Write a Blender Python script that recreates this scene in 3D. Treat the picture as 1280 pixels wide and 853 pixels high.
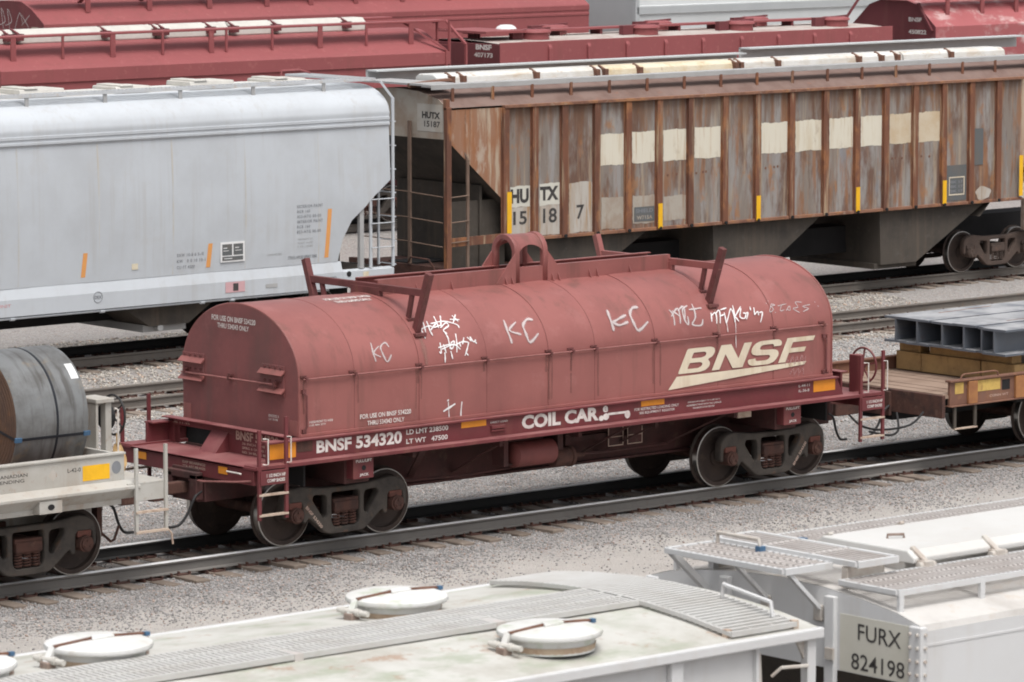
import bpy, bmesh, math, random
import numpy as np
from mathutils import Vector, Matrix, Euler, noise
rad = math.radians
random.seed(7)
for o in list(bpy.data.objects): bpy.data.objects.remove(o, do_unlink=True)
scene = bpy.context.scene
COL = scene.collection

# ---------------------------------------------------------------- camera, sky, sun, exposure
cam_d = bpy.data.cameras.new('camera'); cam = bpy.data.objects.new('camera', cam_d); COL.objects.link(cam)
cam.location = (-37.124, -47.630, 9.914)
cam.rotation_euler = (rad(90 - 6.813), 0, rad(-40.789))
cam_d.sensor_width = 36; cam_d.lens = 152.45; cam_d.clip_start = 1; cam_d.clip_end = 3000
cam_d.dof.use_dof = True; cam_d.dof.focus_distance = 64.5; cam_d.dof.aperture_fstop = 6.0
scene.camera = cam
w = bpy.data.worlds.new('World'); scene.world = w; w.use_nodes = True
SUN_EL, SUN_AZ = 66, 200          # azimuth clockwise from +Y
nt = w.node_tree; bg = nt.nodes['Background']
sky = nt.nodes.new('ShaderNodeTexSky'); sky.sky_type = 'NISHITA'; sky.sun_disc = False
sky.sun_elevation = rad(SUN_EL); sky.sun_rotation = rad(SUN_AZ)
sky.air_density = 1.0; sky.dust_density = 6.0; sky.ozone_density = 1.0
hs = nt.nodes.new('ShaderNodeHueSaturation'); hs.inputs['Saturation'].default_value = 0.22
nt.links.new(sky.outputs[0], hs.inputs['Color']); nt.links.new(hs.outputs[0], bg.inputs['Color'])
bg.inputs['Strength'].default_value = 0.138
sun_d = bpy.data.lights.new('sun', 'SUN'); sun = bpy.data.objects.new('sun', sun_d); COL.objects.link(sun)
sun_d.energy = 1.3; sun_d.angle = rad(28); sun_d.color = (1, .965, .92)
_az, _el = rad(SUN_AZ), rad(SUN_EL)
_dir = Vector((math.sin(_az)*math.cos(_el), math.cos(_az)*math.cos(_el), math.sin(_el)))
sun.rotation_euler = _dir.to_track_quat('Z', 'Y').to_euler(); sun.location = _dir*80
scene.cycles.filter_width = 1.9
vs = scene.view_settings; vs.view_transform = 'Standard'; vs.look = 'None'; vs.gamma = 1; vs.exposure = 0.30
try: vs.use_curve_mapping = False
except Exception: pass

# ---------------------------------------------------------------- materials
MATS = {}
def mat(name, col, rough=.65, metal=0., dark=None, var=.5, scale=.8, streak=None, samt=.5, sscale=(5, 5, .35), spots=None, spamt=.5, spscale=6,
        bump=.15, bscale=25, rnd=0., top=None, topamt=.6):
    """painted / rusted / dusty surface: base colour, broad mottling towards `dark`, vertical run-off streaks, small spots, fine relief"""
    m = bpy.data.materials.new(name); m.use_nodes = True; MATS[name] = m
    n, l = m.node_tree.nodes, m.node_tree.links; b = n['Principled BSDF']
    g = n.new('ShaderNodeNewGeometry'); pos = g.outputs['Position']
    def ns(sc, detail=5, rg=.6, vec=None, off=0):
        mp = n.new('ShaderNodeMapping'); l.new(vec or pos, mp.inputs['Vector'])
        mp.inputs['Scale'].default_value = sc if isinstance(sc, tuple) else (sc,)*3; mp.inputs['Location'].default_value = (off, off*1.7, off*.6)
        t = n.new('ShaderNodeTexNoise'); t.inputs['Detail'].default_value = detail; t.inputs['Roughness'].default_value = rg; t.inputs['Scale'].default_value = 1
        l.new(mp.outputs[0], t.inputs['Vector']); return t.outputs['Fac']
    def ramp(f, a, c):
        r = n.new('ShaderNodeMapRange'); r.clamp = True; r.interpolation_type = 'SMOOTHSTEP'; l.new(f, r.inputs[0])
        r.inputs[1].default_value = a; r.inputs[2].default_value = c; return r.outputs[0]
    def mul(f, k):
        r = n.new('ShaderNodeMath'); r.operation = 'MULTIPLY'; l.new(f, r.inputs[0])
        if isinstance(k, float) or isinstance(k, int): r.inputs[1].default_value = k
        else: l.new(k, r.inputs[1])
        return r.outputs[0]
    def mix(a, c, f):
        r = n.new('ShaderNodeMix'); r.data_type = 'RGBA'; l.new(f, r.inputs[0])
        for i, x in ((6, a), (7, c)):
            if isinstance(x, (tuple, list)): r.inputs[i].default_value = (*x[:3], 1)
            else: l.new(x, r.inputs[i])
        return r.outputs[2]
    dk = dark or tuple(x*.62 for x in col)
    c = mix(col, dk, mul(ramp(ns(scale, 6, .65), .38, .72), float(var)))
    if rnd:
        oi = n.new('ShaderNodeObjectInfo'); c = mix(c, dk, mul(oi.outputs['Random'], float(rnd)))
    if streak:
        f = mul(ramp(ns(sscale, 4, .6, off=13), .48, .70), ramp(ns(.7, 3, .5, off=31), .35, .6))
        c = mix(c, streak, mul(f, float(samt)))
    if spots: c = mix(c, spots, mul(ramp(ns(spscale, 6, .7, off=5), .56, .68), float(spamt)))
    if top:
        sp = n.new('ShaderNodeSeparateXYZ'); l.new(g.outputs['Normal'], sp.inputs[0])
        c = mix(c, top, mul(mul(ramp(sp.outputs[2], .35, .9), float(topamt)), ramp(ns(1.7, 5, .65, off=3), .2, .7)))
    l.new(c, b.inputs['Base Color'])
    b.inputs['Roughness'].default_value = rough; b.inputs['Metallic'].default_value = metal
    try: b.inputs['Specular IOR Level'].default_value = .35
    except Exception: pass
    if bump:
        bp = n.new('ShaderNodeBump'); bp.inputs['Strength'].default_value = bump; bp.inputs['Distance'].default_value = .01
        l.new(ns(bscale, 3, .6, off=9), bp.inputs['Height']); l.new(bp.outputs[0], b.inputs['Normal'])
    return m
DUST = (.42, .36, .30)
mat('hood_red', (.300, .110, .100), .42, dark=(.225, .083, .077), var=.8, scale=.7, streak=(.165, .075, .064), samt=.7, sscale=(4, 3, .28), spots=(.345, .145, .135), spamt=.4, spscale=1.8, rnd=.16, bump=.08)
mat('hood_end', (.235, .082, .080), .6, dark=(.145, .060, .058), var=.85, scale=1.1, streak=(.15, .075, .07), samt=.8, sscale=(4, 4, .3), spots=(.32, .14, .135), spamt=.3, spscale=2.5, bump=.08)
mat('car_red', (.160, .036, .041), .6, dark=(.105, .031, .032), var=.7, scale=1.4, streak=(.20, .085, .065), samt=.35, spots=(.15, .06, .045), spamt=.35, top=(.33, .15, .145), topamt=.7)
mat('under_red', (.085, .034, .032), .8, dark=(.040, .026, .024), var=.8, scale=2, spots=(.12, .08, .06), spamt=.4)
mat('tank_red', (.20, .060, .056), .55, dark=(.13, .045, .04), var=.7, scale=3, spots=(.1, .06, .05), spamt=.3)
mat('rod_red', (.29, .12, .112), .6, dark=(.15, .065, .055), var=.7, scale=5)
mat('seam_red', (.235, .085, .078), .6, dark=(.16, .06, .055), var=.8, scale=3)
mat('bracket_red', (.155, .052, .052), .65, dark=(.09, .035, .03), var=.8, scale=4, spots=(.22, .11, .06), spamt=.35)
mat('hopper_red', (.29, .083, .086), .6, dark=(.235, .068, .072), var=.6, scale=.4, streak=(.22, .075, .07), samt=.45, spots=(.43, .17, .16), spamt=.3)
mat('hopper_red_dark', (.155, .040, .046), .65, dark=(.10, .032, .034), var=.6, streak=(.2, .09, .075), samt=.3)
mat('truck_grey', (.078, .066, .057), .75, dark=(.034, .030, .028), var=.9, scale=3.5, spots=(.120, .070, .046), spamt=.75, spscale=4, top=(.10, .09, .08), topamt=.5, bump=.35)
mat('rust_dark', (.095, .045, .035), .85, dark=(.045, .028, .025), var=.8, scale=6, spots=(.16, .095, .07), spamt=.5, bump=.4)
mat('wheel_brown', (.062, .044, .037), .75, dark=(.032, .025, .023), var=.7, scale=3, spots=(.12, .085, .06), spamt=.4)
mat('steel_bright', (.50, .49, .47), .28, 1., dark=(.3, .29, .28), var=.5, bump=0)
mat('black_dirt_shade', (.020, .019, .020), .9, dark=(.013, .013, .014), var=.7, scale=2)  # underframe dirt; also the shade painted into holes and the end opening
mat('letter_white', (.72, .69, .66), .7, dark=(.42, .33, .31), var=.55, scale=7, bump=0)
mat('letter_cream', (.68, .60, .47), .65, dark=(.56, .47, .37), var=.6, scale=2.5, streak=(.42, .30, .17), samt=.55, bump=0)
mat('letter_tan', (.52, .40, .33), .7, dark=(.36, .2, .17), var=.6, scale=6, bump=0)
mat('letter_dark', (.045, .042, .042), .7, dark=(.12, .11, .10), var=.5, scale=7, bump=0)
mat('letter_grey', (.22, .23, .25), .7, var=.4, scale=7, bump=0)
mat('step_cream', (.52, .42, .34), .7, dark=(.30, .19, .14), var=.7, scale=9)
mat('grab_white', (.66, .62, .58), .6, dark=(.42, .36, .32), var=.6, scale=6)
mat('orange', (.72, .27, .025), .5, dark=(.55, .2, .02), var=.5, scale=5, bump=0)
mat('yellow', (.85, .47, .018), .5, dark=(.66, .35, .02), var=.5, scale=5, bump=0)
mat('white_paint', (.52, .55, .585), .5, dark=(.445, .465, .49), var=.7, scale=.7, streak=(.43, .43, .43), samt=.5, sscale=(7, 7, .25), spots=(.46, .46, .46), spamt=.3, spscale=1.3, bump=.03)
mat('white_roof', (.53, .545, .565), .5, dark=(.44, .455, .47), var=.6, scale=.9, streak=(.45, .33, .22), samt=.4, sscale=(6, .5, .6), bump=.04)
mat('lid_white', (.58, .56, .52), .6, dark=(.45, .43, .395), var=.6, scale=2)
mat('clear_white', (.66, .665, .65), .5, dark=(.54, .51, .45), var=.8, scale=1.4, streak=(.46, .33, .2), samt=.6, sscale=(1.5, 6, 6), spots=(.36, .22, .13), spamt=.45, spscale=5)
mat('lid_yellow', (.66, .60, .47), .6, dark=(.56, .44, .26), var=.9, scale=3, spots=(.34, .20, .11), spamt=.5, spscale=6)
mat('soft_orange', (.74, .34, .11), .55, dark=(.62, .3, .12), var=.4, scale=5, bump=0)
mat('faint_pink', (.62, .38, .40), .6, bump=0)
def rusty_panel(name, cols, seed=0., topc=None):
    """weathered paint that has run and rusted: several stretched noise layers of different tint, each panel shifted by its own random number"""
    m = mat(name, cols[0], .75, bump=.12); n, l = m.node_tree.nodes, m.node_tree.links; b = n['Principled BSDF']
    g = n.new('ShaderNodeNewGeometry'); oi = n.new('ShaderNodeObjectInfo')
    sh = n.new('ShaderNodeVectorMath'); sh.operation = 'ADD'; cb = n.new('ShaderNodeCombineXYZ'); mu = n.new('ShaderNodeMath'); mu.operation = 'MULTIPLY'; mu.inputs[1].default_value = 40
    l.new(oi.outputs['Random'], mu.inputs[0]); l.new(mu.outputs[0], cb.inputs[2]); l.new(g.outputs['Position'], sh.inputs[0]); l.new(cb.outputs[0], sh.inputs[1])
    c = None
    for k, (col, sc, lo, hi, amt) in enumerate(cols[1]):
        mp = n.new('ShaderNodeMapping'); mp.inputs['Scale'].default_value = sc; mp.inputs['Location'].default_value = (seed+k*7.3, k*3.1, k*5.7); l.new(sh.outputs[0], mp.inputs['Vector'])
        t = n.new('ShaderNodeTexNoise'); t.inputs['Scale'].default_value = 1; t.inputs['Detail'].default_value = 6; t.inputs['Roughness'].default_value = .65; l.new(mp.outputs[0], t.inputs['Vector'])
        r = n.new('ShaderNodeMapRange'); r.interpolation_type = 'SMOOTHSTEP'; l.new(t.outputs['Fac'], r.inputs[0]); r.inputs[1].default_value = lo; r.inputs[2].default_value = hi; r.inputs[4].default_value = amt
        mx = n.new('ShaderNodeMix'); mx.data_type = 'RGBA'; l.new(r.outputs[0], mx.inputs[0]); mx.inputs[7].default_value = (*col, 1)
        if c is None: mx.inputs[6].default_value = (*cols[0], 1)
        else: l.new(c, mx.inputs[6])
        c = mx.outputs[2]
    if topc:                                                # rust creeping down from the top chord and up from the sill
        sp = n.new('ShaderNodeSeparateXYZ'); l.new(g.outputs['Position'], sp.inputs[0])
        mp = n.new('ShaderNodeMapping'); mp.inputs['Scale'].default_value = (8, 8, .6); l.new(sh.outputs[0], mp.inputs['Vector'])
        t = n.new('ShaderNodeTexNoise'); t.inputs['Scale'].default_value = 1; t.inputs['Detail'].default_value = 6; l.new(mp.outputs[0], t.inputs['Vector'])
        zz = n.new('ShaderNodeMath'); zz.operation = 'MULTIPLY_ADD'; l.new(t.outputs['Fac'], zz.inputs[0]); zz.inputs[1].default_value = 2.6; l.new(sp.outputs[2], zz.inputs[2])
        r = n.new('ShaderNodeMapRange'); r.interpolation_type = 'SMOOTHSTEP'; l.new(zz.outputs[0], r.inputs[0]); r.inputs[1].default_value = 4.9; r.inputs[2].default_value = 5.7; r.inputs[4].default_value = .75
        mx = n.new('ShaderNodeMix'); mx.data_type = 'RGBA'; l.new(r.outputs[0], mx.inputs[0]); l.new(c, mx.inputs[6]); mx.inputs[7].default_value = (*topc, 1); c = mx.outputs[2]
    l.new(c, b.inputs['Base Color']); return m
RL = [((.30, .285, .275), (2.2, 2.2, .35), .46, .58, .9), ((.135, .068, .045), (1.6, 1.6, .5), .47, .60, .85), ((.27, .118, .050), (4, 4, .5), .50, .64, .75), ((.37, .30, .225), (7, 7, .40), .52, .68, .7), ((.10, .062, .05), (13, 13, 1.2), .56, .72, .65), ((.34, .16, .068), (3, 3, 1.6), .57, .70, .7), ((.22, .235, .26), (3.5, 3.5, .5), .60, .70, .7)]
rusty_panel('rust_side', ((.225, .19, .165), RL), 0., (.155, .085, .055))
RR = [((.115, .054, .038), (1.5, 1.5, .5), .45, .62, .85), ((.42, .315, .21), (6, 6, .35), .53, .66, .8), ((.33, .145, .062), (3, 3, 1.2), .52, .66, .8), ((.10, .06, .05), (14, 14, 2), .57, .72, .6)]
rusty_panel('rust_rib', ((.185, .078, .046), RR), 11.)
rusty_panel('rust_band', ((.25, .125, .08), [((.15, .07, .05), (1.5, 1.5, 2), .45, .62, .85), ((.36, .17, .075), (3, 3, 5), .5, .66, .8), ((.33, .25, .19), (7, 7, 5), .57, .7, .6)]), 12.)
rusty_panel('rust_side2', ((.30, .16, .10), [((.46, .38, .29), (6, 6, .5), .48, .62, .8), ((.30, .125, .055), (3, 3, .6), .5, .66, .8), ((.17, .085, .055), (10, 10, .5), .54, .68, .7), ((.50, .45, .38), (2.2, 2.2, .8), .58, .7, .6)]), 3.)
rusty_panel('cream_patch', ((.66, .62, .52), [((.56, .48, .35), (5, 5, .6), .5, .65, .7), ((.42, .25, .12), (15, 15, .5), .57, .70, .75), ((.36, .28, .20), (2, 2, 1.2), .6, .72, .5)]), 5.)
rusty_panel('pale_patch', ((.47, .44, .40), [((.38, .31, .245), (4, 4, .6), .45, .65, .8), ((.40, .23, .095), (8, 8, .5), .52, .66, .85), ((.25, .165, .115), (16, 16, .7), .56, .7, .7)]), 8.)
mat('rust_roof', (.21, .145, .125), .85, dark=(.14, .085, .07), var=.8, scale=1.5, spots=(.26, .13, .09), spamt=.5)
mat('mud_grey', (.080, .068, .057), .9, dark=(.045, .04, .036), var=.8, scale=1.2, streak=(.12, .092, .07), samt=.6, spots=(.10, .09, .08), spamt=.5)
mat('slate_patch', (.115, .125, .13), .75, dark=(.15, .13, .115), var=.7, scale=3, bump=.05)
mat('pale_dim', (.40, .36, .31), .78, dark=(.30, .225, .17), var=.85, scale=1.7, streak=(.28, .16, .09), samt=.8, sscale=(8, 8, .5), spots=(.30, .24, .19), spamt=.5)
mat('pale_patch2', (.58, .50, .38), .75, dark=(.50, .37, .23), var=.8, scale=1.7, streak=(.62, .55, .42), samt=.6, sscale=(8, 8, .5))
mat('plate_beige2', (.50, .48, .44), .7, dark=(.42, .37, .31), var=.7, scale=3, streak=(.32, .2, .12), samt=.5)
mat('rust_rib2', (.19, .13, .10), .8, dark=(.12, .08, .06), var=.8, scale=3)
mat('rust_truck', (.105, .075, .062), .85, dark=(.06, .046, .04), var=.8, scale=3, spots=(.17, .10, .075), spamt=.5, bump=.3)
mat('seam_rust', (.50, .52, .54), .6, dark=(.49, .455, .40), var=.9, scale=1.2)
mat('rust_brown2', (.30, .24, .205), .85, dark=(.18, .12, .095), var=.9, scale=9)
mat('flat_orange', (.36, .165, .065), .8, dark=(.24, .10, .05), var=.8, scale=4)
mat('yellow_worn', (.60, .42, .12), .7, dark=(.42, .26, .08), var=.8, scale=6, spots=(.25, .12, .06), spamt=.5)
mat('board_grey', (.40, .40, .40), .55, dark=(.30, .295, .29), var=.6, scale=2)
mat('far_grey', (.52, .54, .545), .6, dark=(.44, .455, .46), var=.6, scale=2, sscale=(6, 6, .5))
mat('grey_car', (.42, .44, .45), .6, dark=(.36, .38, .39), var=.5)
mat('gondola_grey', (.46, .45, .42), .65, dark=(.36, .33, .29), var=.7, scale=1.3, streak=(.33, .24, .17), samt=.5, spots=(.30, .18, .11), spamt=.35, spscale=8, top=(.40, .37, .33), topamt=.5)
mat('coil_steel', (.215, .222, .225), .42, .3, dark=(.125, .122, .118), var=.9, scale=2.4, streak=(.085, .078, .072), samt=.75, sscale=(9, 1.1, 1.1), spots=(.30, .23, .15), spamt=.5, spscale=2.2, bump=.03)
mat('coil_rust', (.13, .075, .05), .8, dark=(.085, .055, .045), var=.8, scale=3, spots=(.20, .10, .05), spamt=.5)
mat('strap_black', (.02, .022, .028), .4, bump=0)
mat('clip_blue', (.07, .15, .26), .4, bump=0)
mat('tag_white', (.78, .78, .78), .5, bump=0)
mat('flat_rust', (.21, .105, .07), .8, dark=(.13, .065, .05), var=.8, scale=2, spots=(.32, .16, .07), spamt=.5, streak=(.16, .10, .085), samt=.5)
mat('deck_wood', (.30, .215, .165), .85, dark=(.20, .135, .10), var=.8, scale=1.6, spots=(.36, .27, .21), spamt=.5)
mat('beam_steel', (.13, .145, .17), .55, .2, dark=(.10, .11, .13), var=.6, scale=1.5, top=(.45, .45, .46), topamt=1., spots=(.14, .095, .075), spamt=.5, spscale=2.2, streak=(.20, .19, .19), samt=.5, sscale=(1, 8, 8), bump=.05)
mat('lumber', (.43, .28, .12), .8, dark=(.25, .155, .075), var=.8, scale=2.5, spots=(.16, .10, .05), spamt=.5, sscale=(1, 5, 5))
mat('rag', (.62, .42, .21), .9, dark=(.40, .24, .10), var=.8, scale=9)
mat('hose_black', (.03, .029, .030), .6)
mat('rail_side', (.165, .148, .132), .75, dark=(.115, .10, .088), var=.7, scale=1.2, spots=(.19, .13, .095), spamt=.5)
mat('rail_side_grey', (.165, .155, .145), .7, dark=(.12, .112, .104), var=.6, scale=1.2, spots=(.15, .125, .11), spamt=.4)
mat('rail_gauge', (.030, .029, .029), .7, dark=(.02, .02, .02), var=.6)
mat('rail_top', (.80, .80, .80), .38, .35, dark=(.62, .62, .62), var=.5, scale=3, bump=0)
mat('tie_wood', (.255, .21, .175), .9, dark=(.15, .118, .095), var=.8, scale=3, spots=(.34, .27, .20), spamt=.5, spscale=9, rnd=.6, bump=.5)
mat('fore_white', (.62, .625, .63), .55, dark=(.54, .535, .53), var=.6, scale=.9, streak=(.52, .48, .44), samt=.3, sscale=(6, 6, .5), bump=.04)
mat('fore_roof', (.57, .555, .535), .7, dark=(.42, .395, .37), var=.8, scale=1.6, spots=(.50, .43, .36), spamt=.5, spscale=3)
mat('moss_roof', (.53, .525, .495), .8, dark=(.40, .385, .345), var=1., scale=1.5, streak=(.325, .355, .275), samt=.8, sscale=(2.0, 3.4, 2), spots=(.34, .22, .15), spamt=.7, spscale=2.9)
mat('moss_lid', (.68, .68, .67), .6, dark=(.55, .54, .51), var=.7, scale=2.5, streak=(.36, .42, .28), samt=.6, sscale=(5, 5, 5), spots=(.50, .46, .40), spamt=.4)
mat('dusty_roof', (.46, .42, .39), .9, dark=(.33, .22, .20), var=.8, scale=1.6, spots=(.53, .49, .46), spamt=.6, spscale=3)
mat('stained_red', (.37, .11, .115), .6, dark=(.29, .085, .09), var=.6, scale=.6, streak=(.62, .52, .50), samt=.85, sscale=(1.4, 2.5, 2.5), spots=(.55, .42, .41), spamt=.5, spscale=1.4)
mat('clear_grey', (.56, .58, .585), .6, dark=(.48, .50, .505), var=.5)
mat('fore_white2', (.52, .49, .45), .65, dark=(.36, .28, .23), var=.8, scale=4)
mat('lid_bright', (.61, .605, .59), .55, dark=(.53, .515, .49), var=.6, scale=1.2, spots=(.55, .5, .45), spamt=.4)
mat('rust_stain', (.46, .36, .27), .85, dark=(.32, .2, .13), var=.8, scale=6)
mat('grating', (.52, .515, .50), .55, dark=(.43, .41, .385), var=.7, scale=2.5)
mat('grating_rust', (.55, .515, .495), .65, dark=(.43, .385, .36), var=.8, scale=2.5)
mat('rust_brown', (.19, .095, .065), .8, dark=(.11, .06, .045), var=.8, scale=8)
mat('plate_beige', (.60, .585, .52), .6, dark=(.56, .54, .46), var=.5, scale=2)
mat('graffiti_white', (.78, .75, .75), .7, bump=0)
mat('stone', (.36, .345, .335), .9, bump=.25, bscale=60)
# painted strokes: soft sprayed edge held in the stroke's own UV
def spray(name, col, soft, amax=.92):
    m = mat(name, col, .7, bump=0); n, l = m.node_tree.nodes, m.node_tree.links; b = n['Principled BSDF']
    uv = n.new('ShaderNodeUVMap'); sp = n.new('ShaderNodeSeparateXYZ'); l.new(uv.outputs[0], sp.inputs[0])
    a = n.new('ShaderNodeMath'); a.operation = 'ABSOLUTE'; l.new(sp.outputs[1], a.inputs[0])
    r = n.new('ShaderNodeMapRange'); r.interpolation_type = 'SMOOTHSTEP'; l.new(a.outputs[0], r.inputs[0])
    r.inputs[1].default_value = 1; r.inputs[2].default_value = soft; r.inputs[3].default_value = 0; r.inputs[4].default_value = amax
    l.new(r.outputs[0], b.inputs['Alpha'])
    return m
spray('spray_soft', (.62, .55, .545), .1, .8); spray('spray_sharp', (.84, .82, .82), .6); spray('stain_run', (.15, .075, .06), .0, .34); spray('stain_pale', (.36, .20, .17), .0, .45)
spray('spray_faint', (.50, .33, .33), .1, .4)
# ---------------------------------------------------------------- mesh builder
WL = {}
class MB:
    def __init__(s): s.v = []; s.f = []; s.m = []
    def add(s, vs, fs, mi=0):
        o = len(s.v); s.v += [tuple(v) for v in vs]; s.f += [tuple(i+o for i in f) for f in fs]; s.m += [mi]*len(fs); return s
    def box(s, x0, x1, y0, y1, z0, z1, mi=0):
        return s.add([(x, y, z) for z in (z0, z1) for y in (y0, y1) for x in (x0, x1)],
                     [(0, 2, 3, 1), (4, 5, 7, 6), (0, 1, 5, 4), (2, 6, 7, 3), (0, 4, 6, 2), (1, 3, 7, 5)], mi)
    def bar(s, p, q, wd, ht, up=(0, 0, 1), mi=0):
        p, q = Vector(p), Vector(q); d = (q-p).normalized(); u = Vector(up)
        if abs(d.dot(u)) > .98: u = Vector((1, 0, 0)) if abs(d.x) < .9 else Vector((0, 1, 0))
        r = d.cross(u).normalized()*wd/2; t = r.cross(d).normalized()*ht/2
        return s.add([p-r-t, p+r-t, p+r+t, p-r+t, q-r-t, q+r-t, q+r+t, q-r+t],
                     [(0, 3, 2, 1), (4, 5, 6, 7), (0, 1, 5, 4), (1, 2, 6, 5), (2, 3, 7, 6), (3, 0, 4, 7)], mi)
    def tube(s, pts, r, n=6, mi=0, closed=False):
        pts = [Vector(p) for p in pts]; k = len(pts); vs = []; prev = None
        for i, p in enumerate(pts):
            a = pts[(i-1) % k] if (i or closed) else p; c = pts[(i+1) % k] if (i < k-1 or closed) else p
            d = (c-a).normalized(); u = prev or (Vector((0, 0, 1)) if abs(d.z) < .9 else Vector((1, 0, 0)))
            x = d.cross(u).normalized(); y = x.cross(d).normalized(); prev = y
            rr = r[i] if isinstance(r, (list, tuple)) else r
            vs += [p + x*rr*math.cos(2*math.pi*j/n) + y*rr*math.sin(2*math.pi*j/n) for j in range(n)]
        fs = []
        for i in range(k if closed else k-1):
            for j in range(n):
                a = i*n+j; b = i*n+(j+1) % n; c = ((i+1) % k)*n+(j+1) % n; d = ((i+1) % k)*n+j; fs.append((a, b, c, d))
        if not closed: fs += [tuple(range(n))[::-1], tuple((k-1)*n+j for j in range(n))]
        return s.add(vs, fs, mi)
    def cyl(s, p, q, r, n=14, mi=0): return s.tube([p, q], r, n, mi)
    def prism(s, poly, ax, a, b, mi=0):
        mk = {'x': lambda u, v, t: (t, u, v), 'y': lambda u, v, t: (u, t, v), 'z': lambda u, v, t: (u, v, t)}[ax]
        n = len(poly); vs = [mk(u, v, a) for u, v in poly] + [mk(u, v, b) for u, v in poly]
        return s.add(vs, [tuple(range(n))[::-1], tuple(range(n, 2*n))] + [(i, (i+1) % n, n+(i+1) % n, n+i) for i in range(n)], mi)
    def lathe(s, prof, c, ax, n=24, mis=None):
        """prof: list of (radius, height along axis)"""
        c = Vector(c); k = len(prof); vs = []
        e = {'x': (Vector((1, 0, 0)), Vector((0, 1, 0)), Vector((0, 0, 1))), 'y': (Vector((0, 1, 0)), Vector((0, 0, 1)), Vector((1, 0, 0))), 'z': (Vector((0, 0, 1)), Vector((1, 0, 0)), Vector((0, 1, 0)))}[ax]
        for r, h in prof: vs += [c + e[0]*h + e[1]*r*math.cos(2*math.pi*j/n) + e[2]*r*math.sin(2*math.pi*j/n) for j in range(n)]
        for i in range(k-1):
            o = len(s.v) if i == 0 else o
            if i == 0: s.v += [tuple(v) for v in vs]
            for j in range(n):
                s.f.append((o+i*n+j, o+i*n+(j+1) % n, o+(i+1)*n+(j+1) % n, o+(i+1)*n+j)); s.m.append(mis[i] if mis else 0)
        return s
    def sheet(s, rows, mi=0, closed=False):
        n = len(rows[0]); vs = [p for r in rows for p in r]
        return s.add(vs, [(i*n+j, i*n+j+1, (i+1)*n+j+1, (i+1)*n+j) for i in range(len(rows)-1) for j in range(n-1)], mi)
    def build(s, name, m, parent=None, smooth=0, bevel=0, **props):
        me = bpy.data.meshes.new(name)
        V = np.array(s.v, float); c = (V.min(0)+V.max(0))/2; V = V-c
        me.from_pydata([tuple(v) for v in V], [], s.f)
        bm = bmesh.new(); bm.from_mesh(me); bmesh.ops.remove_doubles(bm, verts=bm.verts, dist=1e-5) if smooth else None
        bmesh.ops.recalc_face_normals(bm, faces=bm.faces); bm.to_mesh(me); bm.free()
        for x in (m if isinstance(m, (list, tuple)) else [m]): me.materials.append(MATS[x])
        if any(s.m) and len(me.polygons) == len(s.m): me.polygons.foreach_set('material_index', s.m)
        if smooth:
            me.polygons.foreach_set('use_smooth', [True]*len(me.polygons)); me.set_sharp_from_angle(angle=rad(smooth))
        return place(name, me, c, parent, bevel, **props)
def place(name, me, c, parent=None, bevel=0, **props):
    o = bpy.data.objects.new(name, me); COL.objects.link(o)
    pw = WL.get(parent.name, Vector((0, 0, 0))) if parent else Vector((0, 0, 0))
    o.parent = parent; o.location = Vector(c)-pw; WL[o.name] = Vector(c)
    if bevel:
        b = o.modifiers.new('bevel', 'BEVEL'); b.width = bevel; b.segments = 2; b.limit_method = 'ANGLE'; b.angle_limit = rad(35)
    for k, v in props.items(): o[k] = v
    return o
def dup(o, d, parent=None):
    """a copy of an object with its sub-parts, moved by d (same or another parent)"""
    p = parent or o.parent; c = o.copy(); COL.objects.link(c); c.parent = p
    wl = WL[o.name]+Vector(d); WL[c.name] = wl; c.location = wl-(WL[p.name] if p else Vector((0, 0, 0)))
    for ch in [x for x in list(COL.objects) if x.parent == o]: dup(ch, d, c)
    return c
def thing(name, label, cat, loc, group=None, kind=None):
    o = bpy.data.objects.new(name, None); COL.objects.link(o); o.location = loc; o.empty_display_size = .3; WL[o.name] = Vector(loc)
    if kind: o['kind'] = kind
    o['label'] = label
    if cat: o['category'] = cat
    if group: o['group'] = group
    return o
def plate(name, outline, holes, ax, a, b, m, parent, bevel=.008, res=1):
    """flat plate with holes: 2-D outline extruded between a and b along an axis"""
    cu = bpy.data.curves.new('tmp', 'CURVE'); cu.dimensions = '2D'; cu.fill_mode = 'BOTH'
    for pl in [outline]+holes:
        sp = cu.splines.new('POLY'); sp.points.add(len(pl)-1); sp.use_cyclic_u = True
        for i, (u, v) in enumerate(pl): sp.points[i].co = (u, v, 0, 1)
    cu.extrude = abs(b-a)/2-bevel; cu.bevel_depth = bevel; cu.bevel_resolution = res; cu.offset = -bevel
    t = bpy.data.objects.new('tmp', cu); COL.objects.link(t)
    me = bpy.data.meshes.new_from_object(t); bpy.data.objects.remove(t); bpy.data.curves.remove(cu)
    me.name = name; mid = (a+b)/2
    V = np.zeros(len(me.vertices)*3); me.vertices.foreach_get('co', V); V = V.reshape(-1, 3)
    if ax == 'y': V = np.stack([V[:, 0], mid-V[:, 2], V[:, 1]], 1)
    elif ax == 'x': V = np.stack([mid+V[:, 2], V[:, 0], V[:, 1]], 1)
    else: V = np.stack([V[:, 0], V[:, 1], mid+V[:, 2]], 1)
    c = (V.min(0)+V.max(0))/2; me.vertices.foreach_set('co', (V-c).ravel()); me.materials.clear(); me.materials.append(MATS[m]); me.update()
    bm = bmesh.new(); bm.from_mesh(me); bmesh.ops.remove_doubles(bm, verts=bm.verts, dist=1e-5); bmesh.ops.recalc_face_normals(bm, faces=bm.faces); bm.to_mesh(me); bm.free()
    return place(name, me, c, parent)
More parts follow.
